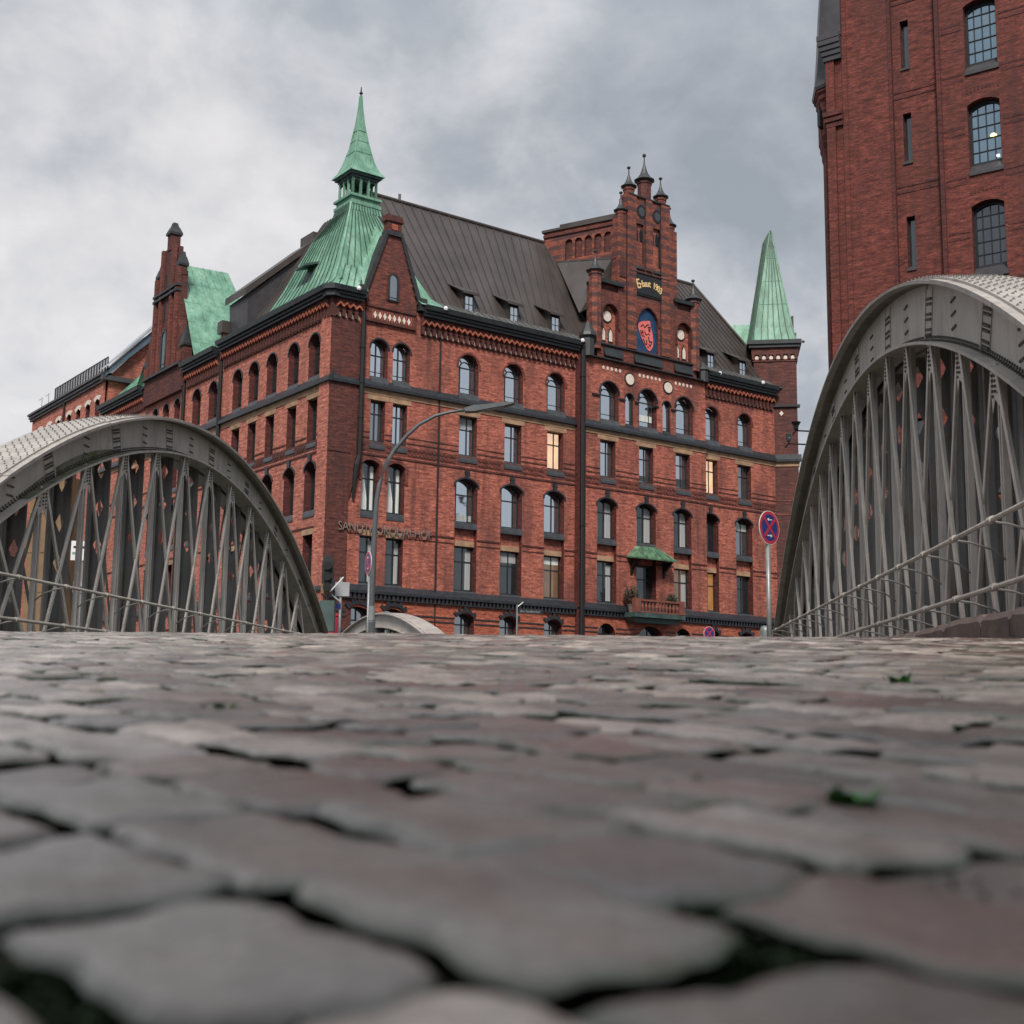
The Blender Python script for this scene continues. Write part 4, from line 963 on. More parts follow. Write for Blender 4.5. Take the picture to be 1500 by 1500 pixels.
# spread of the green sheets along both eaves narrows towards the lantern
sm2 = MB(); mb = MB(); spr = [4.1, 3.75, 3.2, 2.45, 1.65, 1.1, 0.95]
for (r, z), (r1, z1), w, w1 in zip(prof, prof[1:], spr, spr[1:]):
    A, B_, C_, D_ = (c0 - r, c0 - r, z), (c0 + w - .4, c0 - r, z), (c0 + w1 - .4, c0 - r1, z1), (c0 - r1, c0 - r1, z1)
    if z > 27.7: B_, C_ = (c0 + r, c0 - r, z), (c0 + r1, c0 - r1, z1)
    if z < 23.5:                                  # left and right of the corner gable
        E_, F_ = (1.85 + (z - 22.38) * .35, c0 - r, z), (1.85 + (z1 - 22.38) * .35, c0 - r1, z1); mb.quad(A, E_, F_, D_); seams(sm2, A, E_, F_, D_, 5, .04, .06)
        E_, F_ = (5.2 - (z - 22.38) * .35, c0 - r, z), (5.2 - (z1 - 22.38) * .35, c0 - r1, z1); mb.quad(E_, B_, C_, F_)
    else: mb.quad(A, B_, C_, D_); seams(sm2, A, B_, C_, D_, 11, 0.04, 0.06)
    A, B_, C_, D_ = (c0 - r, c0 - r, z), (c0 - r, c0 + w + 1.2, z), (c0 - r1, c0 + w1 + (1.2 if z1 < 27 else 0), z1), (c0 - r1, c0 - r1, z1)
    if z > 27.7: B_, C_ = (c0 - r, c0 + r, z), (c0 - r1, c0 + r1, z1)
    mb.quad(A, B_, C_, D_); seams(sm2, B_, A, D_, C_, 13, 0.04, 0.06)
mb.tube([(c0 - r, c0 - r, z) for r, z in prof], 0.07, 6)
# valley sheets against the corner gable
mb.quad((1.75, -.25, 22.5), (3.3, 0.15, 25.6), (3.3, 2.0, 27.4), (1.75, 1.0, 24.6)); mb.quad((5.2, -.3, 22.5), (6.9, -.42, 22.42), (6.25, .5, 23.2), (5.0, .5, 23.25)); mb.quad((5.0, .5, 23.25), (6.25, .5, 23.2), (4.2, 2.55, 26.65), (3.8, 2.3, 26.6)); mb.quad((5.2, -.3, 22.5), (5.0, .5, 23.25), (3.8, 2.3, 26.6), (3.9, .2, 25.9))
mb.quad((3.55, 0, 26.3), (3.55, 2.4, 27.0), (5.3, .7, 23.0), (5.3, 0, 22.7)); mb.quad((3.55, 0, 26.3), (3.55, 2.4, 27.0), (1.7, .7, 23.6), (1.7, 0, 22.7))
cr_ = mb.build('corner_roof', 'copper', ob, recalc=False, extra=[(sm2, 'seam')])
mb = MB(); mb.prism([(0.12, 22.6), (0.75, 24.6), (1.75, 25.0), (0.75, 22.9)], lambda p, q, s: (p, s, q), 3.6, 4.6); mb.prism([(0.0, 24.5), (0.02, 24.62), (2.0, 25.35), (2.0, 25.2)], lambda p, q, s: (p, s, q), 3.45, 4.75); mb.build('green_dormer', 'copper_dark', cr_)
# lantern and spire
LAN = (c0, c0)
mb = MB()
for r, z0, z1 in ((0.98, 28.15, 28.32), (0.87, 28.32, 28.60), (1.00, 28.60, 28.74)): mb.box(c0 - r, c0 + r, c0 - r, c0 + r, z0, z1)
lb = mb.build('lantern_base', 'copper', ob)
mb = MB(); r = 0.74
for i in range(4):
    t = -r + 2 * r * i / 3
    for x, y in ((t, -r), (t, r), (-r, t), (r, t)):
        if i in (0, 3) and abs(y) != r: continue
        mb = MB(); mb.box(c0 + x - .06, c0 + x + .06, c0 + y - .06, c0 + y + .06, 28.74, 29.9); mb.build('lantern_post', 'copper', lb)
mb = MB()
for z0, z1, r in ((29.78, 29.92, 0.84), (29.92, 30.05, 0.98)): mb.box(c0 - r, c0 + r, c0 - r, c0 + r, z0, z1)
for i in range(3):                                # little arches between the posts
    t0 = -.74 + 1.48 * i / 3; t1 = t0 + 1.48 / 3
    for s_ in (-1, 1):
        for k in range(4):
            a0, a1 = pi * k / 4, pi * (k + 1) / 4; m_, rr = (t0 + t1) / 2, (t1 - t0) / 2 - .06
            f = lambda a: (m_ + rr * cos(a), 29.50 + rr * sin(a))
            p, q = f(a0), f(a1)
            mb.prism([(p[0], p[1]), (q[0], q[1]), (q[0], 29.8), (p[0], 29.8)], lambda x, z, d: (c0 + x, c0 + d, z), s_ * .74 - .03, s_ * .74 + .03)
            mb.prism([(p[0], p[1]), (q[0], q[1]), (q[0], 29.8), (p[0], 29.8)], lambda x, z, d: (c0 + d, c0 + x, z), s_ * .74 - .03, s_ * .74 + .03)
mb.build('lantern_frieze', 'copper_dark', ob)
mb = MB(); sp = [(1.10, 30.05), (.86, 30.38), (.68, 30.85), (.53, 31.45), (.37, 32.2), (.20, 33.25), (.10, 34.2), (.045, 35.06)]
for (r, z), (r1, z1) in zip(sp, sp[1:]):
    a, b_ = ring_sq(r, z), ring_sq(r1, z1)
    for i in range(4): j = (i + 1) % 4; mb.quad(a[i], a[j], b_[j], b_[i])
for i in range(4): mb.tube([ring_sq(r, z)[i] for r, z in sp], 0.035, 5)
mb.quad(*ring_sq(1.10, 30.05))
for (r, z) in ((0.53, 31.45), (0.37, 32.2), (0.27, 32.85)):
    for i in range(4): a = ring_sq(r + .012, z); mb.bar(a[i], a[(i + 1) % 4], .03, .03, (0, 0, 1))
mb.build('spire', 'copper', ob, recalc=False)
mb = MB(); mb.lathe((c0, c0, 35.02), [(.05, 0), (.05, .15), (.12, .22), (.05, .3), (.03, .6)], 8); mb.build('spire_finial', 'lead', ob)

# ---- corner gable on the front
PR_ = lambda p, q, d: (p, -d, q)
out = arch(0.62, 1.55, 'round')
mb, jb = MB(), MB()
gx0, gx1, gz = 1.95, 5.1, 21.0
poly = [(gx0, gz), (gx1, gz), (gx1, 22.35), (3.98, 25.9), (3.98, 26.2), (3.08, 26.2), (3.08, 25.9), (gx0, 22.35)]
mb.prism(poly, PR_, -0.35, 0.10); g1 = mb.build('corner_gable', 'brick_gable', ob)
mb = MB(); hood(mb, 3.56, 22.25, .62, 1.55, 'round', None, FR, .08, .15, .10, 1.2); mb.build('gable_window_surround', 'brick_dark', g1)
window(ob, FR, 3.56, 22.25, 0.62, 1.55, 'round', 'slim', 'pane_mid', -0.19, 0.0, None)
mb = MB()
for s_ in (-1, 1):
    a, b_ = (3.53 + s_ * 1.90, 22.05), (3.53 + s_ * .50, 25.95)
    mb.prism([(a[0] - .14, a[1]), (a[0] + .14, a[1]), (b_[0] + .10, b_[1]), (b_[0] - .10, b_[1])], PR_, -0.4, 0.22)
    mb.prism([(a[0] - .26, 22.05), (a[0] + .26, 22.05), (a[0] + .2, 22.75), (a[0] - .2, 22.75)], PR_, -.4, .34)
mb.build('gable_rakes', 'lead', g1)
mb = MB()
for z in (20.9, 21.72): mb.box(1.95, 5.1, -.17, 0, z, z + .09)
each(mb, 'gable_string', 'brick_dark', g1)
mb = MB()
for k in range(8): c = 2.49 + k * 0.303; mb.prism([(c - .105, 21.3), (c, 21.10), (c + .105, 21.3), (c, 21.52)], PR_, .08, .135)
each(mb, 'gable_diamond', 'plaster', g1)
mb = MB()
for k in range(9): c = 2.34 + k * 0.303; mb.prism([(c - .03, 21.05), (c + .03, 21.05), (c + .03, 21.58), (c - .03, 21.58)], PR_, .08, .12)
each(mb, 'lozenge_bar', 'brick_base', g1)
mb = MB()                                         # toothed brick under the rakes
for s_ in (-1, 1):
    for k in range(7): t = k / 7; x = 3.53 + s_ * (1.62 - t * 1.1); z = 22.4 + t * 3.2; mb.box(x - .07, x + .07, -.15, -.05, z, z + .16)
mb.build('gable_teeth', 'brick_dark', g1)
mb = MB(); mb.box(3.08, 3.98, -.16, .25, 26.2, 26.75); mb.box(2.98, 4.08, -.24, .32, 26.75, 26.9); mb.box(3.04, 4.02, -.2, .28, 26.9, 27.12); mb.build('gable_chimney', 'brick_dark', g1)
mb = MB(); mb.box(3.35, 3.72, -.19, -.1, 26.3, 26.62); mb.build('chimney_panel', 'brick_base', g1)
mb = MB(); mb.box(3.0, 4.06, -.24, .3, 25.95, 26.2); mb.build('chimney_ledge', 'lead', g1)

# ---- central gable
def pinnacle(mbB, mbC, u, s, z0, zc, ztip, r, n=8, k=1.0):
    mbB.lathe((u, s, 0), [(r, z0), (r, zc - .28), (r * 1.12, zc - .26), (r * 1.12, zc - .12), (r * 1.02, zc)], n, 0.5)
    h = ztip - zc; R = r * 1.45 * k
    mbC.lathe((u, s, zc), [(r * 0.9, -0.14), (R * .9, -0.07), (R * 1.04, 0), (R * .98, h * .025), (R * .64, h * .12), (R * .40, h * .25), (R * .23, h * .42), (R * .11, h * .60), (.045, h * .72), (.04, h * .86), (.11, h * .9), (.13, h * .94), (.08, h * .99), (.01, h)], n, 0.5)
GB, GC = MB(), MB()
o = 0.25
# lower storey of the gable with three blind arches
ops = [(22.07, 22.72, arch(1.78, 2.88, 'point', 1.15), 0.30), (18.98, 22.72, arch(1.26, 2.50, 'round'), 0.26), (25.2, 22.72, arch(1.26, 2.50, 'round'), 0.26)]
mb, jb = wall(17.95, 26.3, 21.7, 26.05, ops, FR, o)
cg = mb.build('central_gable', 'brick_gable', ob, recalc=False, extra=[(jb, 'brick_dark')])
ops = [(22.2, 26.45, arch(2.1, 1.15, 'rect'), 0.12), (21.35, 28.4, arch(0.85, 2.6, 'rect'), 0.16), (23.0, 28.4, arch(0.85, 2.6, 'rect'), 0.16)]
mb, jb = wall(20.45, 23.9, 26.05, 32.75, ops, FR, o)
mb.quad(FR(19.72, .1, 26.05), FR(20.45, .1, 26.05), FR(20.45, .1, 31.3), FR(19.72, .1, 31.3)); mb.quad(FR(23.9, .1, 26.05), FR(24.6, .1, 26.05), FR(24.6, .1, 31.3), FR(23.9, .1, 31.3))
mb.quad(FR(17.95, .12, 26.05), FR(20.2, .12, 26.05), FR(20.2, .12, 26.5), FR(17.95, .12, 26.5)); mb.quad(FR(24.2, .12, 26.05), FR(26.3, .12, 26.05), FR(26.3, .12, 26.5), FR(24.2, .12, 26.5))
mb.box(17.9, 26.35, 0.25, 0.7, 21.7, 26.45); mb.box(19.75, 24.58, 0.2, .7, 26.4, 31.3); mb.box(20.5, 23.85, .2, .65, 31.2, 32.7)
mb.build('gable_upper', 'brick_stripe', cg, recalc=False, extra=[(jb, 'brick_dark')])
mb = MB()
for u in (18.98, 22.07, 25.2): w = 1.26 if u != 22.07 else 1.78; mb.quad(FR(u - w, -.03, 22.0), FR(u + w, -.03, 22.0), FR(u + w, -.03, 25.9), FR(u - w, -.03, 25.9))
for u in (21.35, 23.0): mb.quad(FR(u - .5, .09, 28.3), FR(u + .5, .09, 28.3), FR(u + .5, .09, 31.1), FR(u - .5, .09, 31.1))
each(mb, 'blind_panel', 'brick', cg, recalc=False)
hd, pl, dk, bx_ = MB(), MB(), MB(), MB()
hood(hd, 22.07, 22.72, 1.78, 2.88, 'point', 1.15, FR, .23, .34, .10); hood(hd, 18.98, 22.72, 1.26, 2.5, 'round', None, FR, .23, .34, .10, .9); hood(hd, 25.2, 22.72, 1.26, 2.5, 'round', None, FR, .23, .34, .10, .9)
each(hd, 'arch_moulding', 'brick_dark', cg)
for u in (18.98, 25.2):
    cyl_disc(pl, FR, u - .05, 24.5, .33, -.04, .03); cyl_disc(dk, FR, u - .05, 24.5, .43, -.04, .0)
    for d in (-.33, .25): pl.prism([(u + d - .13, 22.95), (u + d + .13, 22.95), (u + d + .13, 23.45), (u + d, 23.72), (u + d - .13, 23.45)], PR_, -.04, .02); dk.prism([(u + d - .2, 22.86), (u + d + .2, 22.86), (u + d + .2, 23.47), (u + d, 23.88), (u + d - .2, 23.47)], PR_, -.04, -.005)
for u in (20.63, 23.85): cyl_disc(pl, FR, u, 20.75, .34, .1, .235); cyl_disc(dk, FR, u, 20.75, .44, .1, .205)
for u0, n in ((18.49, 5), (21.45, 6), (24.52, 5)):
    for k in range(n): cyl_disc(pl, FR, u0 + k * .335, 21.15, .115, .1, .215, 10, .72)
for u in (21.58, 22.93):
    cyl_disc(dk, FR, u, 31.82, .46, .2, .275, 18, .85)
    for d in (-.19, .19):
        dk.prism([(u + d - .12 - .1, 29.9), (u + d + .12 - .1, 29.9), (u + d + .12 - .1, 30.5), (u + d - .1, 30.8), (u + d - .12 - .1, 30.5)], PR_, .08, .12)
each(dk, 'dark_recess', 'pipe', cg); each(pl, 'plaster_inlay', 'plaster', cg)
mb = MB()
for u in (21.58, 22.93): cyl_disc(mb, FR, u, 31.82, .30, .2, .285, 18, .85)
each(mb, 'round_opening', 'pane_dark', cg)
# ledges
mb = MB()
for (u0, u1, z, h, p) in ((17.0, 27.1, 21.62, .16, .22), (18.0, 26.3, 22.55, .16, .12), (20.4, 23.95, 27.72, .14, .1), (20.4, 23.95, 32.72, .18, .12), (20.5, 23.85, 26.30, .1, .08)):
    mb.prism([(o - .05, z), (o + p, z), (o + p, z + h * .5), (o - .05, z + h)], lambda q, r_, u: (u, -q, r_), u0, u1)
for u0, u1 in ((18.45, 19.95), (20.9, 23.2), (24.3, 25.9)): mb.prism([(o - .05, 22.0), (o + .22, 21.85), (o + .0, 22.5), (o - .05, 22.5)], lambda q, r_, u: (u, -q, r_), u0, u1)
for u0, u1 in ((20.95, 21.8), (22.6, 23.45)): mb.prism([(o - .1, 28.0), (o + .1, 28.0), (o - .1, 28.42)], lambda q, r_, u: (u, -q, r_), u0, u1)
mb.box(17.9, 20.0, -.45, .75, 26.45, 26.68); mb.box(24.3, 26.35, -.45, .75, 26.45, 26.68)
for a in (19.2, 20.0, 21.2): pass
each(mb, 'gable_ledge', 'gutter', cg)
mb = MB()
for u0, u1 in ((17.6, 18.2), (19.75, 20.25), (21.05, 21.6 - .3), (22.7, 23.3 - .3), (24.1, 24.55)): mb.box(u0, u1, -.26, .1, 19.30, 19.42)
each(mb, 'impost_bar', 'pipe', cg)
# piers and pinnacles
for u, w, z1 in ((19.98, .34, 31.2), (20.72, .36, 32.8), (23.58, .36, 32.8), (24.32, .34, 31.2)): mb = MB(); mb.box(u - w, u + w, -.34 if w > .35 else -.24, .3, 22.7, z1); mb.build('gable_pier', 'brick_stripe', cg)
for u, z0, z1 in ((20.335, 22.75, 31.1), (21.10, 22.75, 32.6), (23.20, 22.75, 32.6), (23.96, 22.75, 31.1), (21.87, 28.1, 32.6), (22.44, 28.1, 32.6)): mb = MB(); mb.box(u - .035, u + .035, -.27, .1, z0, z1); mb.build('pier_shade_strip', 'glazed', cg)  # dark strips beside the piers, standing in for the shadow there
mb = MB(); mb.box(21.9, 22.42, -.36, .2, 28.0, 32.75); mb.build('gable_pier', 'brick_stripe', cg)
pb, pc = MB(), MB(); pinnacle(pb, pc, 22.15, .1, 32.5, 34.15, 36.0, .46); x = pb.build('pinnacle', 'brick_dark', ob); pc.build('pinnacle_cap', 'lead', x)
for u, z0, zc, zt_, r in ((20.78, 31.8, 33.38, 34.75, .36), (23.52, 31.8, 33.38, 34.75, .36), (20.12, 30.6, 31.62, 32.9, .33), (24.28, 30.6, 31.62, 32.9, .33), (17.9, 22.2, 27.15, 28.5, .40), (26.22, 22.2, 27.0, 28.4, .40)):
    pb, pc = MB(), MB(); pinnacle(pb, pc, u, .05 if zc > 29 else -.1, z0, zc, zt_, r); x = pb.build('pinnacle', 'brick_gable' if zc > 29 else 'brick_stripe', ob); pc.build('pinnacle_cap', 'lead', x)
mb = MB(); mb.lathe((17.25, -.2, 0), [(.42, 21.6), (.42, 22.7), (.58, 22.85), (.52, 23.05), (.12, 23.75), (.0, 23.8)], 8, .5); mb.build('pier_cap', 'lead', cg); mb = MB(); mb.lathe((26.95, -.2, 0), [(.36, 21.6), (.36, 22.3), (.45, 22.4), (.1, 22.9), (0, 22.95)], 8, .5); mb.build('pier_cap', 'lead', cg)
mb = MB(); mb.box(19.75, 20.25, -.3, .5, 27.2, 28.35); mb.lathe((20.0, .1, 28.35), [(.42, 0), (.42, .12), (.15, .5), (.0, .55)], 8, .5); mb.build('shoulder_turret', 'brick_dark', cg)
# sign and emblem panels
mb = MB(); mb.box(21.1, 23.2, -.345, -.1, 26.40, 27.62); sg_ = mb.build('sign_panel', 'frame_black', ob)
for i, ch in enumerate('Erbaut 1903'):
    if ch == ' ': continue
    t = (i - 5) / 5.0; x = 22.17 + t * 0.90; z = 26.95 - 0.26 * t * t + (0.02 if i == 0 else 0)
    text_mesh(ch, 0.60 if i else 0.85, 'letter', 'gold', sg_, (x, -.36, z), (pi / 2, 0.26 * t, 0), .012, xs=.72, bold=0.012, align='CENTER')
mb = MB(); mb.quad(*[FR(22.07 + x, .14, 22.74 + z) for x, z in arch(1.74, 2.84, 'point', 1.15)]); em = mb.build('emblem_panel', 'emb_blue', ob, recalc=False)
mb = MB(); sh = [(-.68, 1.45), (-.62, 1.75), (-.35, 1.92), (0.05, 2.02), (.32, 2.06), (.36, 1.85), (.45, 1.5), (.55, 1.2), (.60, .8), (.58, .45), (.45, .2), (.28, .05), (.12, .12), (-.15, .42), (-.36, .78), (-.52, 1.1)]
mb.prism([(22.02 + x, 22.80 + z * .98) for x, z in sh], PR_, .145, .18); mb.build('emblem_shield', 'emb_pink', em)
mb = MB(); rng = random.Random(3)
strokes = [(-.50, 1.50, -.30, 1.68), (-.30, 1.68, -.16, 1.50), (-.16, 1.50, .05, 1.72), (.05, 1.72, .22, 1.75), (.15, 1.60, .34, 1.62), (.16, 1.60, .20, 1.40), (.33, 1.62, .24, 1.36), (.14, 1.35, .32, 1.32), (-.52, 1.28, -.44, 1.02), (-.36, 1.32, -.28, 1.04), (-.46, 1.16, -.30, 1.18), (-.42, 1.0, -.3, .92), (-.18, 1.28, -.08, 1.06), (-.08, 1.06, .08, 1.10), (.12, 1.18, .26, 1.10), (-.26, .98, -.16, .88), (-.28, .78, -.12, .42), (-.12, .42, .02, .46), (.02, .46, -.02, .74), (.16, .98, .22, .62), (.22, .62, .36, .70), (.36, .70, .46, .66), (.18, .50, .30, .36), (.30, .36, .40, .62), (.04, .30, .2, .28)]
for x0, z0, x1, z1 in strokes: mb.bar((22.05 + x0, -.183, 22.80 + z0), (22.05 + x1, -.183, 22.80 + z1), .075, .02, (-(z1 - z0), 0, x1 - x0))
mb.build('emblem_marks', 'emb_dark', em)
# attic block running back from the gable, with a blind arcade
ops = [(s, 29.0, arch(.52, 1.35, 'round'), .16) for s in (.75, 1.45, 2.15, 2.85, 3.55)]
AT = lambda a, o_, z: (19.78 - .38 * (a - .3) - .92 * o_, .3 + .92 * (a - .3) - .38 * o_, z)
mb, jb = wall(.3, 5.4, 26.8, 31.05, ops, AT, 0.0)
ab = mb.build('attic_wall', 'brick_stripe', ob, recalc=False, extra=[(jb, 'brick_dark')])
p0, p1 = AT(.3, 0, 0), AT(5.4, 0, 0); mb = MB()
mb.quad(AT(.3, -.16, 26.8), AT(5.4, -.16, 26.8), AT(5.4, -.16, 31.0), AT(.3, -.16, 31.0)); mb.quad((24.5, .3, 26.8), (24.5, 8.3, 26.8), (24.5, 8.3, 31), (24.5, .3, 31)); mb.quad((p1[0], p1[1], 26.8), (24.5, 8.3, 26.8), (24.5, 8.3, 31), (p1[0], p1[1], 31)); mb.build('attic_inner', 'brick_dark', ab, recalc=False)
mb = MB(); mb.prism([AT(.3, .12, 0)[:2], AT(5.5, .12, 0)[:2], (24.6, 8.5), (24.6, .3)], lambda p, q, z: (p, q, z), 31.06, 31.22); mb.prism([AT(.3, .05, 0)[:2], AT(4.2, .05, 0)[:2], (24.6, 8.4), (24.6, .3)], lambda p, q, z: (p, q, z), 31.223, 31.42); mb.build('attic_coping', 'roof', ab)
mb = MB(); mb.prism([(.3, 30.7), (5.4, 30.7), (5.4, 30.85), (.3, 30.85)], lambda a, z, d: AT(a, d, z), -.02, .09); mb.build('attic_string', 'brick_dark', ab)
mb = MB(); q = [(17.4, .8, 24.6), (19.72, .55, 26.2), AT(.4, .06, 28.5), AT(4.4, .06, 28.95)]; mb.quad(*q); seams(mb, q[0], q[1], q[2], q[3], 5); mb.bar(q[2], q[3], .10, .10, (0, 0, 1)); mb.build('valley_roof', 'roof', ob, recalc=False)
# dormers on the front roof
def dormer(u, z=22.45, wide=.72):
    mb = MB(); zt_ = z + 1.55
    mb.prism([(-.05, z), (0.10, z), (2.4, zt_ + 1.45), (-.05, zt_)], lambda p, q, d: (d, .55 + p, q), u - wide / 2, u + wide / 2); d_ = mb.build('dormer', 'roof', ob)
    mb = MB(); L = 2.5
    mb.quad((u - wide / 2 - .18, .25, zt_ - .02), (u + wide / 2 + .18, .25, zt_ - .02), (u + wide / 2 + .8, .55 + L, zt_ + 1.55), (u - wide / 2 - .8, .55 + L, zt_ + 1.55))
    mb.quad((u - wide / 2 - .18, .25, zt_ - .1), (u + wide / 2 + .18, .25, zt_ - .1), (u + wide / 2 + .8, .55 + L, zt_ + 1.47), (u - wide / 2 - .8, .55 + L, zt_ + 1.47))
    mb.box(u - wide / 2 - .2, u + wide / 2 + .2, .2, .28, zt_ - .12, zt_ + .02); mb.build('dormer_roof', 'roof', d_, recalc=False)
    mb = MB(); mb.box(u - .26, u + .26, .46, .51, z + .25, z + 1.35); mb.build('dormer_pane', 'pane_sky', d_)
    mb = MB(); mb.box(u - .02, u + .02, .44, .47, z + .25, z + 1.35); mb.box(u - .26, u + .26, .44, .47, z + .85, z + .89)
    for x in (-.30, .30): mb.box(u + x - .04, u + x + .04, .43, .50, z + .2, z + 1.42)
    mb.build('dormer_frame', 'lead', d_)
for u in (8.95, 12.15, 15.25, 28.3, 31.3): dormer(u)
# big shed dormer and party wall on the side roof
mb = MB(); mb.prism([(0.25, 22.4), (0.15, 24.75), (4.4, 28.8), (5.0, 28.6), (5.0, 22.4)], lambda p, q, d: (p, d, q), 11.0, 13.5); bd_ = mb.build('shed_dormer', 'slate', ob)
mb = MB(); mb.prism([(-.05, 24.75), (-.05, 25.2), (4.4, 29.25), (5.1, 29.2), (4.4, 28.82)], lambda p, q, d: (p, d, q), 10.8, 13.75); mb.prism([(4.3, 28.9), (4.3, 29.75), (5.3, 29.75), (5.3, 28.9)], lambda p, q, d: (p, d, q), 10.9, 12.6); mb.build('shed_dormer_roof', 'roof', bd_)
mb = MB(); mb.box(-.1, .5, 13.6, 14.0, 20.6, 23.0); mb.build('party_wall', 'brick', ob); mb = MB(); mb.box(-.3, .7, 13.45, 14.15, 23.0, 23.75); mb.build('party_wall_cap', 'roof', ob)
# green cross roof behind the side gable
mb = MB(); q = [(-.5, 17.6, 21.9), (4.6, 17.6, 21.9), (4.6, 22.6, 30.1), (0.3, 22.6, 30.1)]
q = [(-.3, 17.4, 22.0), (5.2, 17.4, 22.0), (3.9, 22.6, 30.15), (.3, 22.6, 30.0)]
mb.quad(*q); seams(mb, *q, 8, .05, .06); mb.quad((-.3, 27.8, 22), (5.2, 27.8, 22), (3.9, 22.6, 30.15), (.3, 22.6, 30.0)); mb.quad((5.2, 17.4, 22), (5.2, 27.8, 22), (3.9, 22.6, 30.15))
for k in range(1, 5): t = k / 5; a, b_ = Vector(q[0]).lerp(Vector(q[3]), t), Vector(q[1]).lerp(Vector(q[2]), t); mb.bar(a, b_, .03, .05, (0, 0.5, 1))
q = [(-.4, 26.2, 21.9), (-.4, 34.6, 21.9), (2.6, 34.6, 25.2), (2.6, 26.2, 25.2)]; mb.quad(*q); seams(mb, q[1], q[0], q[3], q[2], 14)
q = [(-.4, 14.0, 21.95), (-.4, 19.0, 21.95), (1.2, 19.0, 23.6), (1.2, 14, 23.6)]; mb.quad(*q); seams(mb, q[1], q[0], q[3], q[2], 9)
mb.build('cross_roof', 'copper', ob, recalc=False)
mb = MB(); mb.quad((5.0, 13.6, 22), (5.0, 34.6, 22), (9, 34.6, 27), (9, 13.6, 27)); mb.build('inner_roof', 'roof', ob, recalc=False)
mb = MB(); mb.box(5.2, 33.5, 9.4, 34.5, 0, 22.5); mb.build('rear_block', 'brick_dark', ob)
# side gable, stepped, seen nearly edge-on
LFp = lambda p, q, d: (-d, p, q)
mb = MB(); mb.prism([(19.4, 20.6), (25.9, 20.6), (25.9, 24.0), (24.8, 26.2), (24.6, 29.3), (23.6, 29.6), (23.5, 31.0), (21.8, 31.0), (21.7, 29.3), (20.75, 29.0), (20.6, 25.6), (19.4, 23.6)], LFp, -.3, .32); sgb = mb.build('side_gable', 'brick_dark', ob)
mb = MB()
for a in (19.9, 20.85, 21.75, 23.55, 24.5, 25.55): mb.prism([(a - .16, 22.4), (a + .16, 22.4), (a + .16, 23.2 if a in (19.9, 25.55) else (29.2 if a in (20.85, 24.5) else 31)), (a - .16, 23.2 if a in (19.9, 25.55) else (29.2 if a in (20.85, 24.5) else 31))], LFp, .2, .48)
each(mb, 'side_gable_pier', 'brick_gable', sgb)
mb = MB()
for z in (22.3, 27.5, 27.85): mb.prism([(19.4 if z < 23 else 20.6, z), (25.9 if z < 23 else 24.7, z), (25.9 if z < 23 else 24.7, z + .16), (19.4 if z < 23 else 20.6, z + .16)], LFp, .2, .55)
each(mb, 'side_gable_string', 'lead', sgb)
mb = MB(); hood(mb, 22.65, 22.6, .8, 2.6, 'round', None, LF, .3, .42, .14, 1.4)
for z, h in ((25.9, 1.2), (28.2, 1.0)):
    for a in (22.3, 23.0): mb.prism([(a - .12, z), (a + .12, z), (a + .12, z + h), (a - .12, z + h)], LFp, .3, .36)
each(mb, 'side_gable_moulding', 'frame_black', sgb)
window(ob, LF, 22.65, 22.6, .8, 2.6, 'round', 'slim', 'pane_side', -.42, 0, None)
for a, z0, zc, zt_, r in ((22.65, 30.8, 32.0, 32.8, .46), (20.95, 28.7, 29.4, 30.3, .36), (24.45, 28.7, 29.4, 30.3, .36), (19.5, 20.8, 23.6, 24.9, .40), (25.9, 20.8, 23.5, 24.4, .30)):
    pb, pc = MB(), MB(); pb.lathe((-.05, a, 0), [(r, z0), (r, zc)], 4, .5); x = pb.build('pinnacle', 'brick_dark', ob); pc.lathe((-.05, a, zc), [(r * 1.3, -.1), (r * 1.35, .05), (r * .8, (zt_ - zc) * .6), (r * .7, (zt_ - zc) * .62), (r * .45, zt_ - zc)], 4, .5); pc.build('pinnacle_cap', 'lead', x)

# ---- chamfered right corner with its turret
TU = thing('corner_turret', None, None, (33.85, 0, 0), -pi / 4); TU.parent = ob   # local x along the chamfer, y inwards
del_ = TU
TM = Matrix.Translation((33.85, 0, 0)) @ Matrix.Rotation(-pi / 4, 4, 'Z')
bpy.data.objects.remove(TU)
def tb(mb, name, m, parent=ob, recalc=True):
    mb.v = [tuple(TM @ Vector(p)) for p in mb.v]; return each(mb, name, m, parent)[0] if name in ('turret_light', 'turret_ledge', 'turret_string') else mb.build(name, m, parent, recalc=recalc)
mb = MB(); mb.box(0, 1.55, 0, 4, 0, 24.25); mb.box(-1.30, 1.55, .02, 3.0, 21.9, 24.25); tw = tb(mb, 'turret_shaft', 'brick_dark')
mb = MB(); mb.box(-.02, 1.62, -.06, .3, 16.963, 17.26); tb(mb, 'turret_stone_band', 'stone', tw)
mb = MB(); mb.prism([(-.02, 17.263), (.24, 17.263), (.24, 17.42), (0, 17.8)], lambda p, q, x: (x, -p, q), -.1, 1.75); mb.prism([(-.02, 6.3), (.26, 6.3), (.26, 6.46), (0, 6.8)], lambda p, q, x: (x, -p, q), -.1, 1.75); mb.box(-.1, 1.72, -.16, .3, 21.05, 21.2); tb(mb, 'turret_ledge', 'glazed', tw)
mb = MB(); mb.box(-.02, 1.58, -.03, .3, 13.64, 13.76); mb.box(-.02, 1.58, -.03, .3, 14.58, 14.66); tb(mb, 'turret_string', 'brick_gable', tw)
mb = MB(); mb.box(-1.45, 1.70, -.12, 3.1, 24.72, 25.2); mb.box(-1.38, 1.63, -.05, 3.1, 24.25, 24.40)
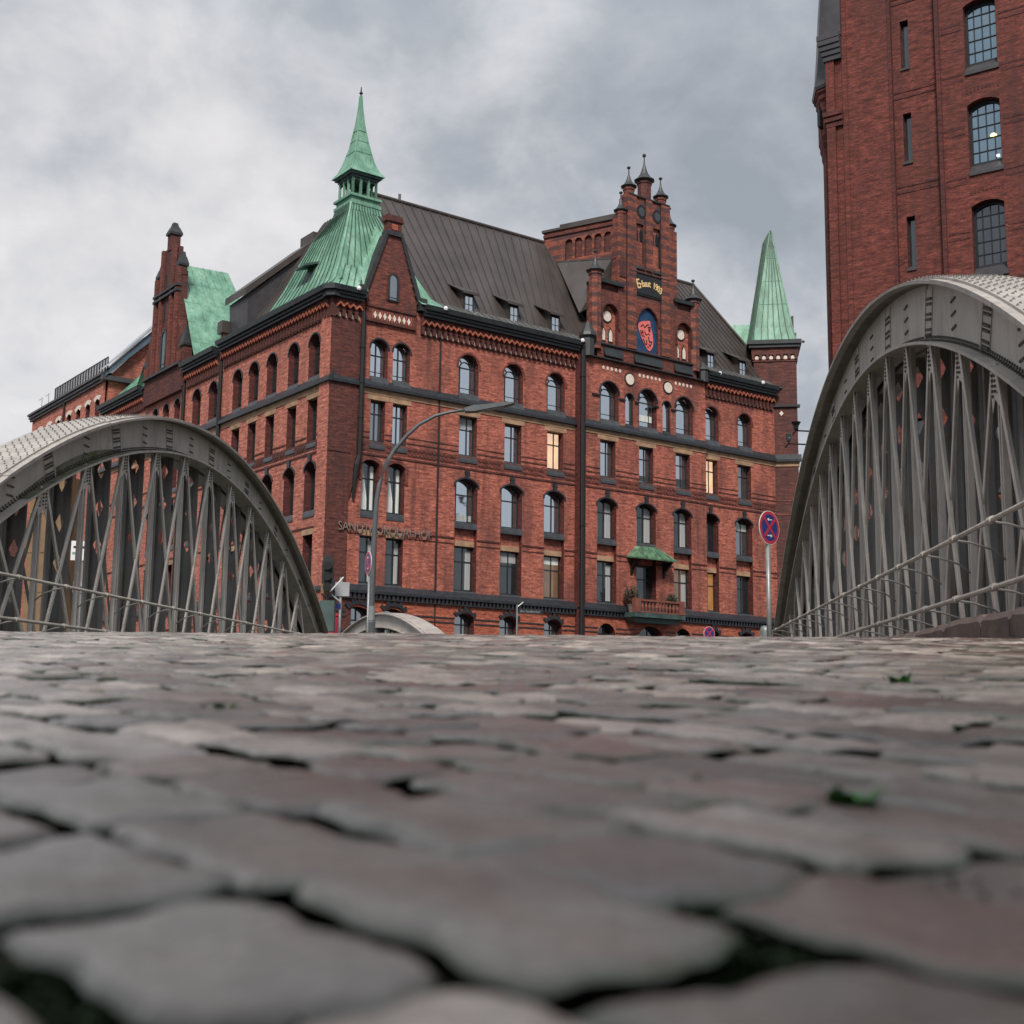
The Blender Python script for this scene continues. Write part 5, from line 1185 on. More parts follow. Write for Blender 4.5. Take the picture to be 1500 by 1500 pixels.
for k in range(7): x = -1.34 + k * .48; mb.box(x - .09, x + .09, -.12, .2, 24.40, 24.72)
tb(mb, 'turret_corbels', 'brick_dark', tw)
mb = MB()
for k in range(6): x = -1.10 + k * .48; mb.prism([(x - .12, 24.42), (x + .12, 24.42), (x + .12, 24.58), (x, 24.72), (x - .12, 24.58)], lambda p, q, d: (p, -d, q), -.1, .035)
mb.prism([(.34, 20.62), (.48, 20.45), (.62, 20.62), (.48, 20.8)], lambda p, q, d: (p, -d, q), -.02, .05); tb(mb, 'turret_light', 'plaster', tw)
mb = MB(); mb.box(-1.62, 1.78, -.28, 3.2, 25.2, 25.42); mb.box(-1.75, 1.90, -.40, 3.3, 25.42, 25.70); mb.tube([(1.95, -.4, 25.5), (2.05, -.45, 25.45)], .09, 6); tb(mb, 'turret_cornice', 'gutter', tw)
mb = MB(); b0 = [(-1.62, -.25, 25.7), (1.55, -.25, 25.7), (1.55, 2.9, 25.7), (-1.62, 2.9, 25.7)]
b1 = [(-.36, .86, 32.4 + 1.2), (.16, .86, 33.85), (.16, 1.5, 33.9), (-.75, 1.5, 33.4)]
b1 = [(.0, 1.10, 34.0), (.06, 1.10, 34.0), (.04, 1.35, 33.85), (-.48, 1.5, 33.2)]
fl = [(-1.15, .12, 26.7), (1.32, .12, 26.7), (1.3, 2.6, 26.7), (-1.55, 2.6, 26.7)]
b0 = [(-1.25, -.25, 25.7), (1.55, -.25, 25.7), (1.55, 2.9, 25.7), (-1.85, 2.9, 25.7)]
sm_ = MB()
for lo, hi in ((b0, fl), (fl, b1)):
    for i in range(4):
        j = (i + 1) % 4; mb.quad(lo[i], lo[j], hi[j], hi[i]); seams(sm_, lo[i], lo[j], hi[j], hi[i], 6, .05, .09)
mb.quad(*b1)
for i in range(4): mb.tube([b0[i], fl[i], b1[i]], .05, 5)
for k in range(1, 4):
    for i in range(4):
        t = k / 4.2; a, b_ = Vector(fl[i]).lerp(Vector(b1[i]), t), Vector(fl[(i + 1) % 4]).lerp(Vector(b1[(i + 1) % 4]), t); mb.bar(a, b_, .03, .04, (0, 0, 1))
sm_.v = [tuple(TM @ Vector(p)) for p in sm_.v]; mb.v = [tuple(TM @ Vector(p)) for p in mb.v]; ts = mb.build('turret_spire', 'copper', ob, recalc=False, extra=[(sm_, 'seam')])
mb = MB(); mb.box(1.30, 1.45, .5, .9, 26.2, 27.6); mb.box(1.45, 1.6, .2, .5, 25.7, 26.3); tb(mb, 'turret_hatch', 'lead', ts)
mb = MB(); q = [(-3.2, .8, 22.8), (-1.3, .8, 22.8), (-1.3, 3.6, 28.0), (-4.3, 3.6, 28.0)]; mb.quad(*q); seams(mb, *q, 5); tb(mb, 'small_green_roof', 'copper', ob, recalc=False)
mb = MB(); mb.box(1.56, 30, 2.0, 3, 0, .1); 
# return wall of the right-hand facade, running back from the turret
mb = MB(); x0 = 33.85 + 1.1; mb.box(x0 - .3, x0, 1.4, 30, 0, 22); mb.build('right_wall', 'brick_dark', ob)

# ---- canopy and balcony over the entrance
mb = MB(); ub = [(20.35, -.18, 9.72), (20.35, -1.15, 9.60), (23.75, -1.15, 9.60), (23.75, -.18, 9.72)]
tp = [(21.1, -.18, 10.45), (21.35, -.42, 10.42), (22.75, -.42, 10.42), (22.95, -.18, 10.45)]
for i in range(3): mb.quad(ub[i], ub[i + 1], tp[i + 1], tp[i])
seams(mb, ub[1], ub[2], tp[2], tp[1], 8, .05, .05); mb.quad(*tp); mb.quad(*ub)
mb.bar(ub[1], ub[2], .06, .08, (0, 1, 0)); mb.bar(ub[0], ub[1], .06, .08, (1, 0, 0)); mb.bar(ub[2], ub[3], .06, .08, (1, 0, 0))
cn = mb.build('canopy', 'copper_aged', ob, recalc=False)
mb = MB()
for u in (20.75, 23.4): mb = MB(); mb.prism([(-.18, 9.6), (-.95, 9.55), (-.75, 9.35), (-.3, 9.0), (-.18, 8.6)], lambda p, q, d: (d, p, q), u - .09, u + .09); mb.build('canopy_bracket', 'pipe', cn)
window(ob, FR, 22.1, 6.9, 1.4, 2.40, 'rect', 'trans', 'pane_dark', .44, .18, None)
mb = MB(); mb.box(20.0, 24.1, -1.35, -.2, 6.05, 6.32); mb.prism([(20.0, 6.05), (24.1, 6.05), (23.7, 5.75), (20.4, 5.75)], lambda p, q, d: (p, -d, q), .2, 1.0); bl = mb.build('balcony', 'copper_dark', ob)
mb = MB(); mb.box(20.1, 24.0, -1.32, -1.12, 7.0, 7.12); mb.box(20.1, 24.0, -1.32, -1.12, 6.33, 6.42); mb.box(20.1, 20.3, -1.32, -.2, 7.0, 7.12); mb.box(23.8, 24.0, -1.32, -.2, 7.0, 7.12)
for u in (20.25, 23.85): mb.box(u - .2, u + .2, -1.38, -1.02, 6.33, 7.16)
for k in range(11): u = 20.7 + k * .28; mb.lathe((u, -1.22, 6.42), [(.05, 0), (.08, .15), (.10, .25), (.05, .42), (.07, .58)], 8)
mb.build('balustrade', 'terracotta', bl)

# ------------------------------------------------------------------ tall brick warehouse on the right
wh_ = thing('warehouse', 'tall dark red brick warehouse with slit windows and iron grid windows at the right edge', 'building', (11.99856, 45.0, 0), atan2(-0.57739, 0.81647))
slz = [(23.36, 1.82), (19.8, 1.82), (15.85, 1.9), (12.2, 1.85), (8.6, 1.85), (27.0, 1.85)]
ops = [(2.27, z, arch(0.30, h, 'rect'), 0.30) for z, h in slz]
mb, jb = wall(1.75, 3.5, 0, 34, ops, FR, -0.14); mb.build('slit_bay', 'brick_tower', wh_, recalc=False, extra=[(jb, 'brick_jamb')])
for z, h in slz:
    mb = MB(); mb.quad(FR(2.1, -.38, z), FR(2.45, -.38, z), FR(2.45, -.38, z + h), FR(2.1, -.38, z + h)); sw = mb.build('slit_window', 'pane_dark', wh_, recalc=False)
    mb = MB(); mb.prism([(-.42, z + .16), (-.14 + .05, z - .03), (-.14 + .05, z - .10), (-.42, z - .1)], lambda p, q, u: (u, -p, q), 2.10, 2.44); mb.build('sill', 'slate', sw)
    for zz in (z - 1.15, z - 0.93): mb = MB(); mb.box(1.76, 3.3, 0.12, .15, zz, zz + .085); mb.build('glazed_course', 'brick_jamb', wh_)
wz = [22.82, 19.13, 15.44, 11.75, 8.06, 26.5]
wx = [4.95, 8.4]
ops = [(x, z - 0.30, arch(1.09, 2.58, 'seg', 0.17), 0.32) for x in wx for z in wz]
mb, jb = wall(3.5, 14, 0, 34, ops, FR, 0.0); mb.build('front_wall', 'brick_tower', wh_, recalc=False, extra=[(jb, 'brick_jamb')])
for x in wx:
    for i, z in enumerate(wz):
        f = window(wh_, FR, x, z, 1.09, 2.28, 'seg', 'grid', ('pane_blue', 'pane_blue', 'pane_dark')[i % 3], 0.28, 0, None, fm='frame_black', rot=0)
        mb = MB(); mb.prism([(-.3, .02), (.06, -.34), (.06, -.46), (-.3, -.46)], lambda p, q, u: (u, -p, q + z), x - .55, x + .60); sub(mb.build('sill', 'slate', wh_), f)
        mb = MB(); n = 9                           # row of dark header bricks over the head
        for k in range(n): a = (k - 4) * .13; zz = z + 2.28 + .34 - a * a * .25; mb.box(x + a - .03, x + a + .03, -.012, .03, zz, zz + .15)
        sub(mb.build('header_course', 'brick_jamb', wh_), f)
        if i == 1 and x < 6:
            mb = MB(); mb.lathe((.22, .02, .92), [(.0, 0), (.09, .02), (.11, .06), (.07, .10), (.0, .12)], 10); mb.build('hanging_lamp', 'glow', f)
            mb = MB(); mb.box(.30, .40, .0, .02, .16, .24); mb.build('desk_lamp', 'glow_white', f)
for z in (22.20, 20.24, 18.42, 16.46, 14.6, 12.6, 24.1, 26.0, 27.8):
    for dz in (0, .22):
        mb = MB(); a = 3.62
        for x in wx + [15]:
            b_ = min(14, x - .64); mb.box(a, b_, -.012, .02, z + dz, z + dz + .085); a = x + .64
            if b_ >= 14: break
        each(mb, 'glazed_course', 'brick_jamb', wh_)
mb = MB(); mb.box(0.0, 1.75, 0, .6, 0, 34); mb.box(-.02, .17, -.05, .1, 0, 34); mb.build('corner_pier', 'brick_tower', wh_)
mb = MB(); mb.box(3.42, 3.56, -.10, .2, 0, 34); mb.build('dark_wall_strip', 'brick_jamb', wh_)
mb = MB(); mb.box(1.70, 1.82, -.03, .2, 0, 34); mb.build('dark_wall_strip', 'brick_jamb', wh_)  # dark brick strip drawn as the shadow line of the recessed bay
mb = MB(); mb.box(0.6, 14, .6, 6, 0, 34); mb.build('main_block', 'brick_tower', wh_)
mb = MB(); mb.prism([(0, 34), (3, 38), (6, 34)], lambda p, q, d: (d, p, q), 0, 14); mb.build('roof', 'slate', wh_)
# corner turret with corbelled upper storey and slate cone
TC = (-.30, 1.45, 0)
mb = MB(); mb.lathe(TC, [(1.07, 0), (1.07, 21.2)], 8, .12); mb.box(-.62, -.30, -.12, .6, 0, 25.0); mb.box(-.36, -.02, .0, .6, 0, 24.6); ct = mb.build('corner_turret', 'brick_tower', wh_)
mb = MB(); mb.lathe(TC, [(1.07, 20.95), (1.12, 21.15), (1.12, 21.3), (1.18, 21.45), (1.18, 21.6), (1.23, 21.75), (1.23, 23.1), (1.30, 23.2), (1.30, 23.35), (1.38, 23.45), (1.38, 23.6)], 8, .12); mb.build('turret_storey', 'brick_tower', ct)
mb = MB(); mb.lathe(TC, [(1.42, 23.55), (1.46, 23.66), (1.34, 24.3), (1.25, 25.4), (1.15, 27), (.8, 31), (.05, 36)], 8, .12); mb.build('turret_roof', 'slate', ct)
mb = MB()
for k, (z, p) in enumerate(((24.3, .03), (24.5, .08), (24.7, .13), (24.9, .18), (25.1, .2))): mb.box(-.66 - p, .0, -.14 - p, .5, z, z + .19)
mb.prism([(-.84, 25.2), (0.02, 25.2), (0.02, 28.5), (-.3, 28.2)], lambda p, q, d: (p, d, q), -.2, .5); mb.build('pier_cornice', 'slate', ct)
mb = MB()
for k, (z, p) in enumerate(((22.0, .0), (22.2, .05), (22.4, .10))): mb.box(-.64 - p, .0, -.13 - p, .5, z - .3, z - .12)
mb.build('pier_corbels', 'brick_jamb', ct)
mb = MB(); mb.prism([(-1.02, 21.9), (-.92, 21.9), (-.92, 22.5), (-.97, 22.75), (-1.02, 22.5)], lambda p, q, d: (p, d, q), -.02, .3); mb.build('turret_slit', 'pipe', ct)

# ------------------------------------------------------------------ further warehouse behind the office building
fb = thing('warehouse', 'farther brick warehouse with a railed roof edge, at far left', 'building', BC, BROT)
so_ = [36.3, 38.4, 40.6, 42.8, 45.4, 47.8, 50.2]
ops = [(s, z, arch(.95, 1.9, 'seg', .2), .3) for s in so_ for z in (21.3, 17.6, 13.9, 10.2, 6.5)]
mb, jb = wall(34.75, 52.6, 0, 24.5, ops, LF, 0.0); mb.build('front_wall', 'brick_side', fb, recalc=False, extra=[(jb, 'brick_jamb')])
for s in so_:
    for z in (21.3, 17.6, 13.9, 10.2, 6.5):
        f = window(fb, LF, s, z, .95, 1.9, 'seg', 'trans', 'pane_side', .26, 0, None, rot=-pi / 2)
        if z > 20: mb = MB(); hood(mb, s, z, .95, 1.9, 'seg', .2, LF, -.02, .05, .3); sub(mb.build('plaster_head', 'plaster', fb), f)
mb = MB(); mb.prism([(0, 0), (14, 0), (14, 25), (6.5, 32), (0.2, 24.6)], lambda p, q, d: (p, d, q), 34.72, 35.1); mb.build('gable_end', 'brick', fb)
mb = MB(); mb.prism([(-.2, 24.55), (0.1, 25.2), (6.3, 31.95), (6.5, 31.2)], lambda p, q, d: (p, d, q), 34.2, 35.4); vg = mb.build('roof_verge', 'bluegrey', fb)
mb = MB(); mb.prism([(-.25, 25.2), (-.05, 25.45), (6.2, 32.35), (6.35, 32.0)], lambda p, q, d: (p, d, q), 34.0, 35.8); mb.build('verge_trim', 'zinc', vg)
mb = MB(); mb.prism([(-.4, 24.3), (3.4, 24.3), (3.4, 24.65), (-.4, 24.65)], lambda p, q, d: (p, d, q), 34.3, 34.72); mb.build('verge_beam', 'slate', vg)
mb = MB()
for z, p in ((24.30, .18), (24.50, .30), (24.72, .42)): mb.prism([(0, z), (p, z), (p, z + .17), (0, z + .17)], lambda o_, q, s: (-o_, s, q), 34.72, 52.8)
mb.build('eaves_cornice', 'slate', fb)
mb = MB(); mb.quad((-.4, 34.8, 24.9), (-.4, 52.8, 24.9), (6, 52.8, 25.4), (6, 34.8, 25.4)); mb.prism([(.9, 25.0), (6.2, 31), (6.2, 25)], lambda p, q, d: (p, d, q), 35.3, 46); mb.build('roof', 'roof', fb, recalc=False)
mb = MB(); mb.box(.2, .26, 35.2, 47.6, 26.22, 26.30); mb.box(.2, .26, 35.2, 47.6, 25.1, 25.16); k = 35.2
while k <= 47.61: mb.box(.19, .27, k - .04, k + .04, 24.9, 26.28); k += .62
k = 35.3
while k < 47.6: mb.box(.215, .24, k - .015, k + .015, 25.1, 26.25); k += .155
mb.build('roof_railing', 'slate', fb)
for s in (49.2, 51.0): mb = MB(); mb.tube([(.2, s, 24.9), (.2, s, 26.2)], .03, 6); mb.tube([(.2, s, 26.1), (.2, s + .9, 26.1)], .02, 5); mb.build('roof_hook', 'galv', fb)
mb = MB(); mb.tube([(-.12, 43.9, 0), (-.12, 43.9, 24.4)], .09, 8); mb.build('downpipe', 'pipe', fb)
mb = MB(); mb.box(.3, 14, 35.1, 52.6, 0, 24.5); mb.build('main_block', 'brick_dark', fb)

# ------------------------------------------------------------------ street furniture
def px(x, y, Yd):                                 # point seen at photo position (x, y) at forward distance Yd: used once to survey positions
    d = r2 * ((x - 750) / F_PX) + u2 * ((750 - y) / F_PX) + fw; return Vector((0, 0, CAM_H)) + d * (Yd / d.y)
def gz(p): return max(0.0, road_z(p.y * 1.005)) if p.y > 31 else road_z(p.y * 1.005)
# curved street lamp
b0 = Vector((-4.18, 39.0, 0.35)); L = thing('street_lamp', 'tall grey street lamp with an arm curving right and a slim flat head', 'street lamp', b0)
path = [(0, 0, 0), (0, 0, 3.2)] ; rr = [.105, .10]
for x, y in ((548.5, 780), (551.8, 733), (556.4, 708), (564.8, 680), (578, 659), (596, 638), (614, 622), (638, 609), (660, 603.5), (683, 600.5)):
    p = px(x, y, 39.0) - b0; path.append(tuple(p)); rr.append(max(.045, .085 - .004 * len(rr)))
mb = MB(); mb.tube(path, rr, 10); mb.build('post', 'lamp_grey', L, smooth=True)
mb = MB(); mb.lathe((0, 0, 0), [(.16, 0), (.16, 2.0), (.14, 2.05), (.14, 2.5), (.115, 2.55)], 12); mb.build('base_sleeve', 'lamp_grey', L)
mb = MB(); mb.lathe((0, 0, 2.56), [(.117, 0), (.117, .42)], 12); mb.build('sticker_band', 'galv', L)
h0, h1 = px(681, 601.5, 39.0) - b0, px(757, 591, 39.0) - b0; dd = (h1 - h0).normalized(); uu = Vector((0, 1, 0)).cross(dd); uu = -uu if uu.z < 0 else uu
mb = MB(); prof = [(-.02, .05), (.3, .11), (.45, .085), (1.1, .075), (1.5, .03), (1.55, .0), (1.2, -.045), (.5, -.075), (.3, -.09), (0, -.05)]
mb.prism(prof, lambda p, q, d: h0 + dd * p + uu * q + Vector((0, d, 0)), -.16, .16); hd_ = mb.build('lamp_head', 'lamp_grey', L)
mb = MB(); mb.prism([(.5, -.085), (1.2, -.055), (1.2, -.075), (.5, -.10)], lambda p, q, d: h0 + dd * p + uu * q + Vector((0, d, 0)), -.12, .12); mb.build('lamp_lens', 'sill_edge', hd_)
# no-stopping signs
def no_stop(label, base, zc, dia, yaw, pole_r, arrows=True, group='no stopping signs'):
    t = thing('no_stopping_sign', label, 'road sign', base, yaw, group); h = zc - base[2]; R = dia / 2
    mb = MB(); mb.tube([(0, .04, 0), (0, .04, h - R * .9)], pole_r, 10); mb.build('pole', 'galv', t, smooth=True)
    mb = MB(); mb.tube([(0, .04, h - R * .95), (0, .04, h + R * .6)], .022, 8); mb.build('bracket', 'galv', t)
    dl = lambda mb, r, y0, y1, n=36: mb.prism([(r * cos(2 * pi * k / n), h + r * sin(2 * pi * k / n)) for k in range(n)], lambda p, q, d: (p, d, q), y0, y1)
    mb = MB(); dl(mb, R, 0, .012); pl_ = mb.build('sign_plate', 'white', t)
    mb = MB(); dl(mb, R * .965, -.003, .005); mb.build('red_border', 'sign_red', pl_)
    mb = MB(); dl(mb, R * .77, -.006, .0); mb.build('blue_field', 'sign_blue', pl_)
    for s_ in (-1, 1): mb = MB(); c = R * .77 * .707; mb.bar((-c, -.008 - .002 * (s_ > 0), h - s_ * c), (c, -.008 - .002 * (s_ > 0), h + s_ * c), R * .17, .004, (1, 0, 0)); mb.build('red_bar', 'sign_red', pl_)
    if arrows:
        for s_ in (-1, 1):
            zc_ = h - s_ * R * .47; mb = MB(); y = -.010; f = lambda p, q, d: (s_ * p * R, d, zc_ + q * R)
            mb.prism([(-.22, -.03), (.08, -.03), (.08, -.10), (.25, 0), (.08, .10), (.08, .03), (-.22, .03)], f, y, y + .004); mb.build('white_arrow', 'white', pl_)
    return t
p = px(1127, 773, 24.0); no_stop('large no stopping sign with two white arrows, right of the road', (p.x + .0, p.y, gz(p) + .1), p.z, .64, radians(44), .045)
p = px(539, 825, 34.0); no_stop('narrow-looking red and blue no stopping sign left of the lamp post', (p.x, p.y, gz(p)), p.z, .62, radians(-68), .03)
p = px(1039, 928, 58.0); no_stop('small red ringed no stopping sign low before the office building, right of the balcony', (p.x, p.y, .0), p.z, .62, radians(30), .035, False)
# stone post beside the right-hand sign
p = px(1121, 926, 25.0); bo = thing('bollard', 'short grey stone bollard at the foot of the right no stopping sign', 'bollard', (p.x, p.y, gz(p)))
hh_ = p.z + .12 - gz(p); mb = MB(); mb.lathe((0, 0, 0), [(.11, 0), (.10, hh_ - .1), (.085, hh_ - .03), (.05, hh_), (0, hh_)], 12); mb.build('shaft', 'galv', bo, smooth=True)
mb = MB(); mb.lathe((0, 0, hh_ - .30), [(.112, 0), (.112, .05)], 12); mb.build('reflector_band', 'white', bo)
# traffic light with its signs at the street corner
p = px(477, 930, 37.0); TL = thing('traffic_light', 'dark traffic light seen from behind beside the foot of the left arch', 'traffic light', (p.x, p.y, gz(p)))
zz = lambda y: px(477, y, 37.0).z - gz(p)
mb = MB(); mb.tube([(0, .12, 0), (0, .12, zz(815))], .05, 10); mb.build('pole', 'lamp_grey', TL)
mb = MB(); mb.prism([(-.15, zz(868)), (.15, zz(868)), (.17, zz(845)), (.15, zz(822)), (.06, zz(814)), (-.08, zz(814)), (-.15, zz(824))], lambda a, q, d: (a, d, q), -.14, .10); hs = mb.build('signal_housing', 'frame_black', TL)
for k in range(3): mb = MB(); z_ = zz(860) + k * .30; mb.tube([(0.02, -.13, z_), (.03, -.32, z_ - .02)], [.11, .12], 12); mb.build('visor', 'frame_black', hs)
mb = MB(); mb.box(-.16, .13, -.16, -.13, zz(870), zz(856)); mb.build('yellow_plate', 'ochre', TL)
mb = MB(); mb.bar((.10, -.2, zz(868)), (.48, -.2, zz(846)), .05, .03, (0, 1, 0)); mb.build('white_bar', 'white', TL)
mb = MB(); mb.tube([(.1, 0, zz(870)), (.40, 0, zz(882))], .03, 6); mb.build('bracket', 'galv', TL)
mb = MB(); mb.box(-.18, .24, -.16, .16, zz(925), zz(880)); mb.build('signal_box', 'copper_dark', TL)
p = px(497, 930, 38.0); SB = thing('road_sign', 'grey rectangular sign seen from behind on a pole with a small blue plate', 'road sign', (p.x, p.y, gz(p)))
zz2 = lambda y: px(497, y, 38.0).z - gz(p)
mb = MB(); mb.tube([(0, 0, 0), (0, 0, zz2(846))], .04, 10); mb.build('pole', 'galv', SB, smooth=True)
mb = MB(); mb.box(-.16, .26, -.07, -.045, zz2(873.5), zz2(853)); mb.build('sign_back', 'sill_edge', SB); mb = MB(); mb.box(-.20, .02, -.07, -.05, zz2(892), zz2(884)); mb.build('blue_plate', 'sign_blue', SB)
for y in (857, 869): mb = MB(); mb.box(-.06, .06, -.045, .05, zz2(y), zz2(y) + .04); mb.build('clamp', 'galv', SB)
p = px(487, 920, 39.0); PB = thing('post_box', 'red box on the pavement behind the foot of the left arch', 'box', (p.x, p.y, gz(p)))
z_ = px(487, 903, 39.0).z - gz(p); mb = MB(); mb.box(-.17, .17, -.15, .15, .3, z_); mb.build('body', 'sign_red', PB); mb = MB(); mb.prism([(-.2, z_ + .003), (.2, z_ + .003), (.16, z_ + .08), (-.16, z_ + .08)], lambda a, q, d: (a, d, q), -.18, .18); mb.build('lid', 'sign_red', PB); mb = MB(); mb.box(-.05, .05, -.05, .05, 0, .3); mb.build('foot', 'galv', PB)
# street name sign
p = px(757, 930, 56.0); SN = thing('street_name_sign', 'blue street name plate on a slim grey pole before the brick facade', 'street sign', (p.x, p.y, 0.0), radians(22))
z_ = px(757, 886, 56).z; mb = MB(); mb.tube([(0, 0, 0), (0, 0, z_)], .035, 8); mb.tube([(0, 0, z_ - .1), (.28, 0, z_ + .12)], .03, 6); mb.build('pole', 'galv', SN)
mb = MB(); mb.box(.06, 1.18, -.02, .0, z_ - .36, z_ - .15); pl_ = mb.build('name_plate', 'ink', SN); text_mesh('Am Sandtorkai', .155, 'lettering', 'sill_edge', pl_, (.12, -.025, z_ - .31), (pi / 2, 0, 0), .002)
# notices seen through the left truss
p = px(115, 930, 41.0); NB = thing('notice_board', 'white notice board with a few dark lines, seen through the left truss', 'sign', (p.x, p.y, gz(p)), radians(12))
q = lambda x, y: (px(x, y, 41.0).x - p.x, px(x, y, 41.0).z - gz(p))
mb = MB(); mb.tube([(0, .05, 0), (0, .05, q(115, 792)[1])], .04, 8); mb.build('pole', 'galv', NB)
(x0, z0), (x1, z1) = q(104, 821), q(127, 793); mb = MB(); mb.box(x0, x1, -.03, 0, z0, z1); pn = mb.build('board', 'white', NB)
for z, a, b_, m_ in ((.62, .15, .42, 'ink'), (.62, .5, .9, 'ink'), (.30, .1, .35, 'copper'), (.30, .42, .7, 'sill')): mb = MB(); mb.box(x0 + (x1 - x0) * a, x0 + (x1 - x0) * b_, -.035, -.029, z0 + (z1 - z0) * z, z0 + (z1 - z0) * (z + .12)); mb.build('printed_line', m_, pn)
(x0, z0), (x1, z1) = q(107, 868), q(124, 852); mb = MB(); mb.box(x0, x1, -.03, 0, z0, z1); pn = mb.build('lower_board', 'sill_edge', NB)
mb = MB(); mb.prism([(x0 + .05, z0 + .08), (x1 - .06, z0 + .12), (x1 - .1, z0 + .2), (x0 + .1, z0 + .24)], lambda a, z, d: (a, d, z), -.036, -.029); mb.build('pictogram', 'ink', pn)
# ochre site hoarding far behind the left truss
p = px(55, 930, 62.0); HO = thing('hoarding', 'tall ochre boarded hoarding tower seen between the left truss posts', 'hoarding', (p.x, p.y, 0), radians(-10))
hz = px(55, 695, 62).z; mb = MB(); mb.box(-.85, .85, 0, 1.5, 0, hz); hb = mb.build('boarding', 'ochre', HO)
for k in range(1, 6): mb = MB(); mb.box(-.87, .87, -.03, .0, hz * k / 6, hz * k / 6 + .07); mb.build('batten', 'ochre', hb)
# wall lanterns on the turret
for (x, y, lab, m_) in ((1166, 622, 'black wall lantern on a long bracket at the turret corner, the upper of two', 'frame_black'), (1155, 641, 'dark green wall lantern on the turret, the lower of two', 'copper_dark')):
    p = px(x, y, 65.5 if y < 630 else 64.8); WL = thing('wall_lantern', lab, 'lantern', tuple(p), radians(-8), 'lanterns on the turret')
    mb = MB(); mb.lathe((0, 0, 0), [(.10, -.55), (.20, -.42), (.22, -.1), (.30, .0), (.42, .22), (.1, .26), (.0, .3)] if y < 630 else [(.12, -.4), (.2, -.3), (.24, .3), (.1, .4), (0, .42)], 8); hb = mb.build('lantern_body', m_, WL); WL.scale = (.6, .6, .6)
    mb = MB(); mb.lathe((0.05, -.16, -.05), [(.0, -.08), (.08, 0), (.0, .08)], 6); mb.build('lens', 'white', hb)
    mb = MB(); mb.tube([(0, .1, -.5), (2.4, .3, -.62)], .07, 6); mb.tube([(0, .1, -.5), (-.2, 1.2, -.6)], .06, 6); mb.build('bracket', 'frame_black', WL)
# clipped shrubs on the balcony
def shrub(u, s, z, h, r, label, seed):
    rng = random.Random(seed); q = Vector((u * cos(BROT) - s * sin(BROT), u * sin(BROT) + s * cos(BROT), 0)) + BC
    t = thing('potted_shrub', label, 'potted shrub', (q.x, q.y, z), BROT, 'shrubs on the balcony')
    mb = MB(); mb.lathe((0, 0, 0), [(.16, 0), (.24, .38), (.27, .4), (.27, .45), (.2, .45)], 10); mb.build('pot', 'quay', t)
    mb = MB(); mb.tube([(0, 0, .4), (.02, 0, h * .55)], .035, 6); mb.build('trunk', 'ochre', t)
    mb = MB()
    for _ in range(900):
        a, b_, c = rng.gauss(0, 1), rng.gauss(0, 1), rng.gauss(0, 1); l = sqrt(a * a + b_ * b_ + c * c); k = rng.random() ** .4 * (1 + .2 * sin(a * 5) * sin(c * 4))
        c_ = Vector((a / l * r * k, b_ / l * r * k, h * .62 + c / l * r * 1.25 * k)); n1_ = Vector((rng.uniform(-1, 1), rng.uniform(-1, 1), rng.uniform(-1, 1))).normalized(); n2_ = n1_.orthogonal().normalized(); s_ = rng.uniform(.04, .08)
        mb.quad(c_ - n1_ * s_, c_ + n2_ * s_ * .5, c_ + n1_ * s_, c_ - n2_ * s_ * .5)
    mb.build('foliage', 'leaf', t, recalc=False)
shrub(20.25, -.75, 6.33, 1.7, .48, 'taller dark clipped shrub in a pot at the left end of the balcony', 1)
shrub(23.55, -.75, 6.33, 1.45, .36, 'round dark clipped shrub in a pot at the right end of the balcony', 2)
# window plant
# ------------------------------------------------------------------ weeds and moss in the joints
def leafy(mb, c, n, h, rng, w=.006):
    for _ in range(n):
        a = rng.uniform(0, 2 * pi); l = h * rng.uniform(.5, 1.1); lean = rng.uniform(.2, .9); d = Vector((cos(a), sin(a), 0)); sd_ = Vector((-sin(a), cos(a), 0)) * w * rng.uniform(.6, 1.4)
        p0 = Vector(c) + d * rng.uniform(0, .012); p1 = p0 + d * l * lean * .5 + Vector((0, 0, l * .7)); p2 = p0 + d * l * lean + Vector((0, 0, l * rng.uniform(.6, 1)))
        mb.quad(p0 - sd_ * .4, p0 + sd_ * .4, p1 + sd_, p1 - sd_); mb.quad(p1 - sd_, p1 + sd_, p2 + sd_ * .15, p2 - sd_ * .15)
rng = random.Random(21)
def on_road(x, y):                                 # where the view line of a photo point meets the carriageway
    d = r2 * ((x - 750) / F_PX) + u2 * ((750 - y) / F_PX) + fw; t = .2
    while t < 20:
        p = Vector((0, 0, CAM_H)) + d * t
        if p.z < road_z(p.dot(wh)): return p
        t += .004
    return p
for x, y, n, h, lab in ((1235, 1195, 46, .030, 'small bright green weed in a joint between cobbles at right'), (322, 1046, 22, .030, 'tiny green weed among the cobbles on the left'), (1320, 1003, 22, .035, 'tiny green weed among the cobbles far on the right')):
    p = on_road(x, y); t = thing('weed', lab, 'weed', (p.x, p.y, p.z - .012), 0, 'weeds between the cobbles'); mb = MB(); leafy(mb, (0, 0, 0), n, h, rng, .0055); mb.build('leaves', 'weed', t, recalc=False)
mb = MB()
spots = [(x, y, r, k) for x, y, r, k in ((480, 1122, .03, 60), (1290, 1295, .07, 160), (1060, 1372, .05, 120), (1160, 1420, .07, 160), (1260, 1440, .06, 120), (640, 1305, .03, 60), (980, 1345, .03, 70), (290, 1350, .03, 70), (160, 1462, .05, 120), (330, 1450, .05, 110), (480, 1432, .04, 80), (50, 1475, .04, 80), (1440, 1155, .03, 40), (690, 1045, .02, 20), (1180, 1205, .04, 60))]
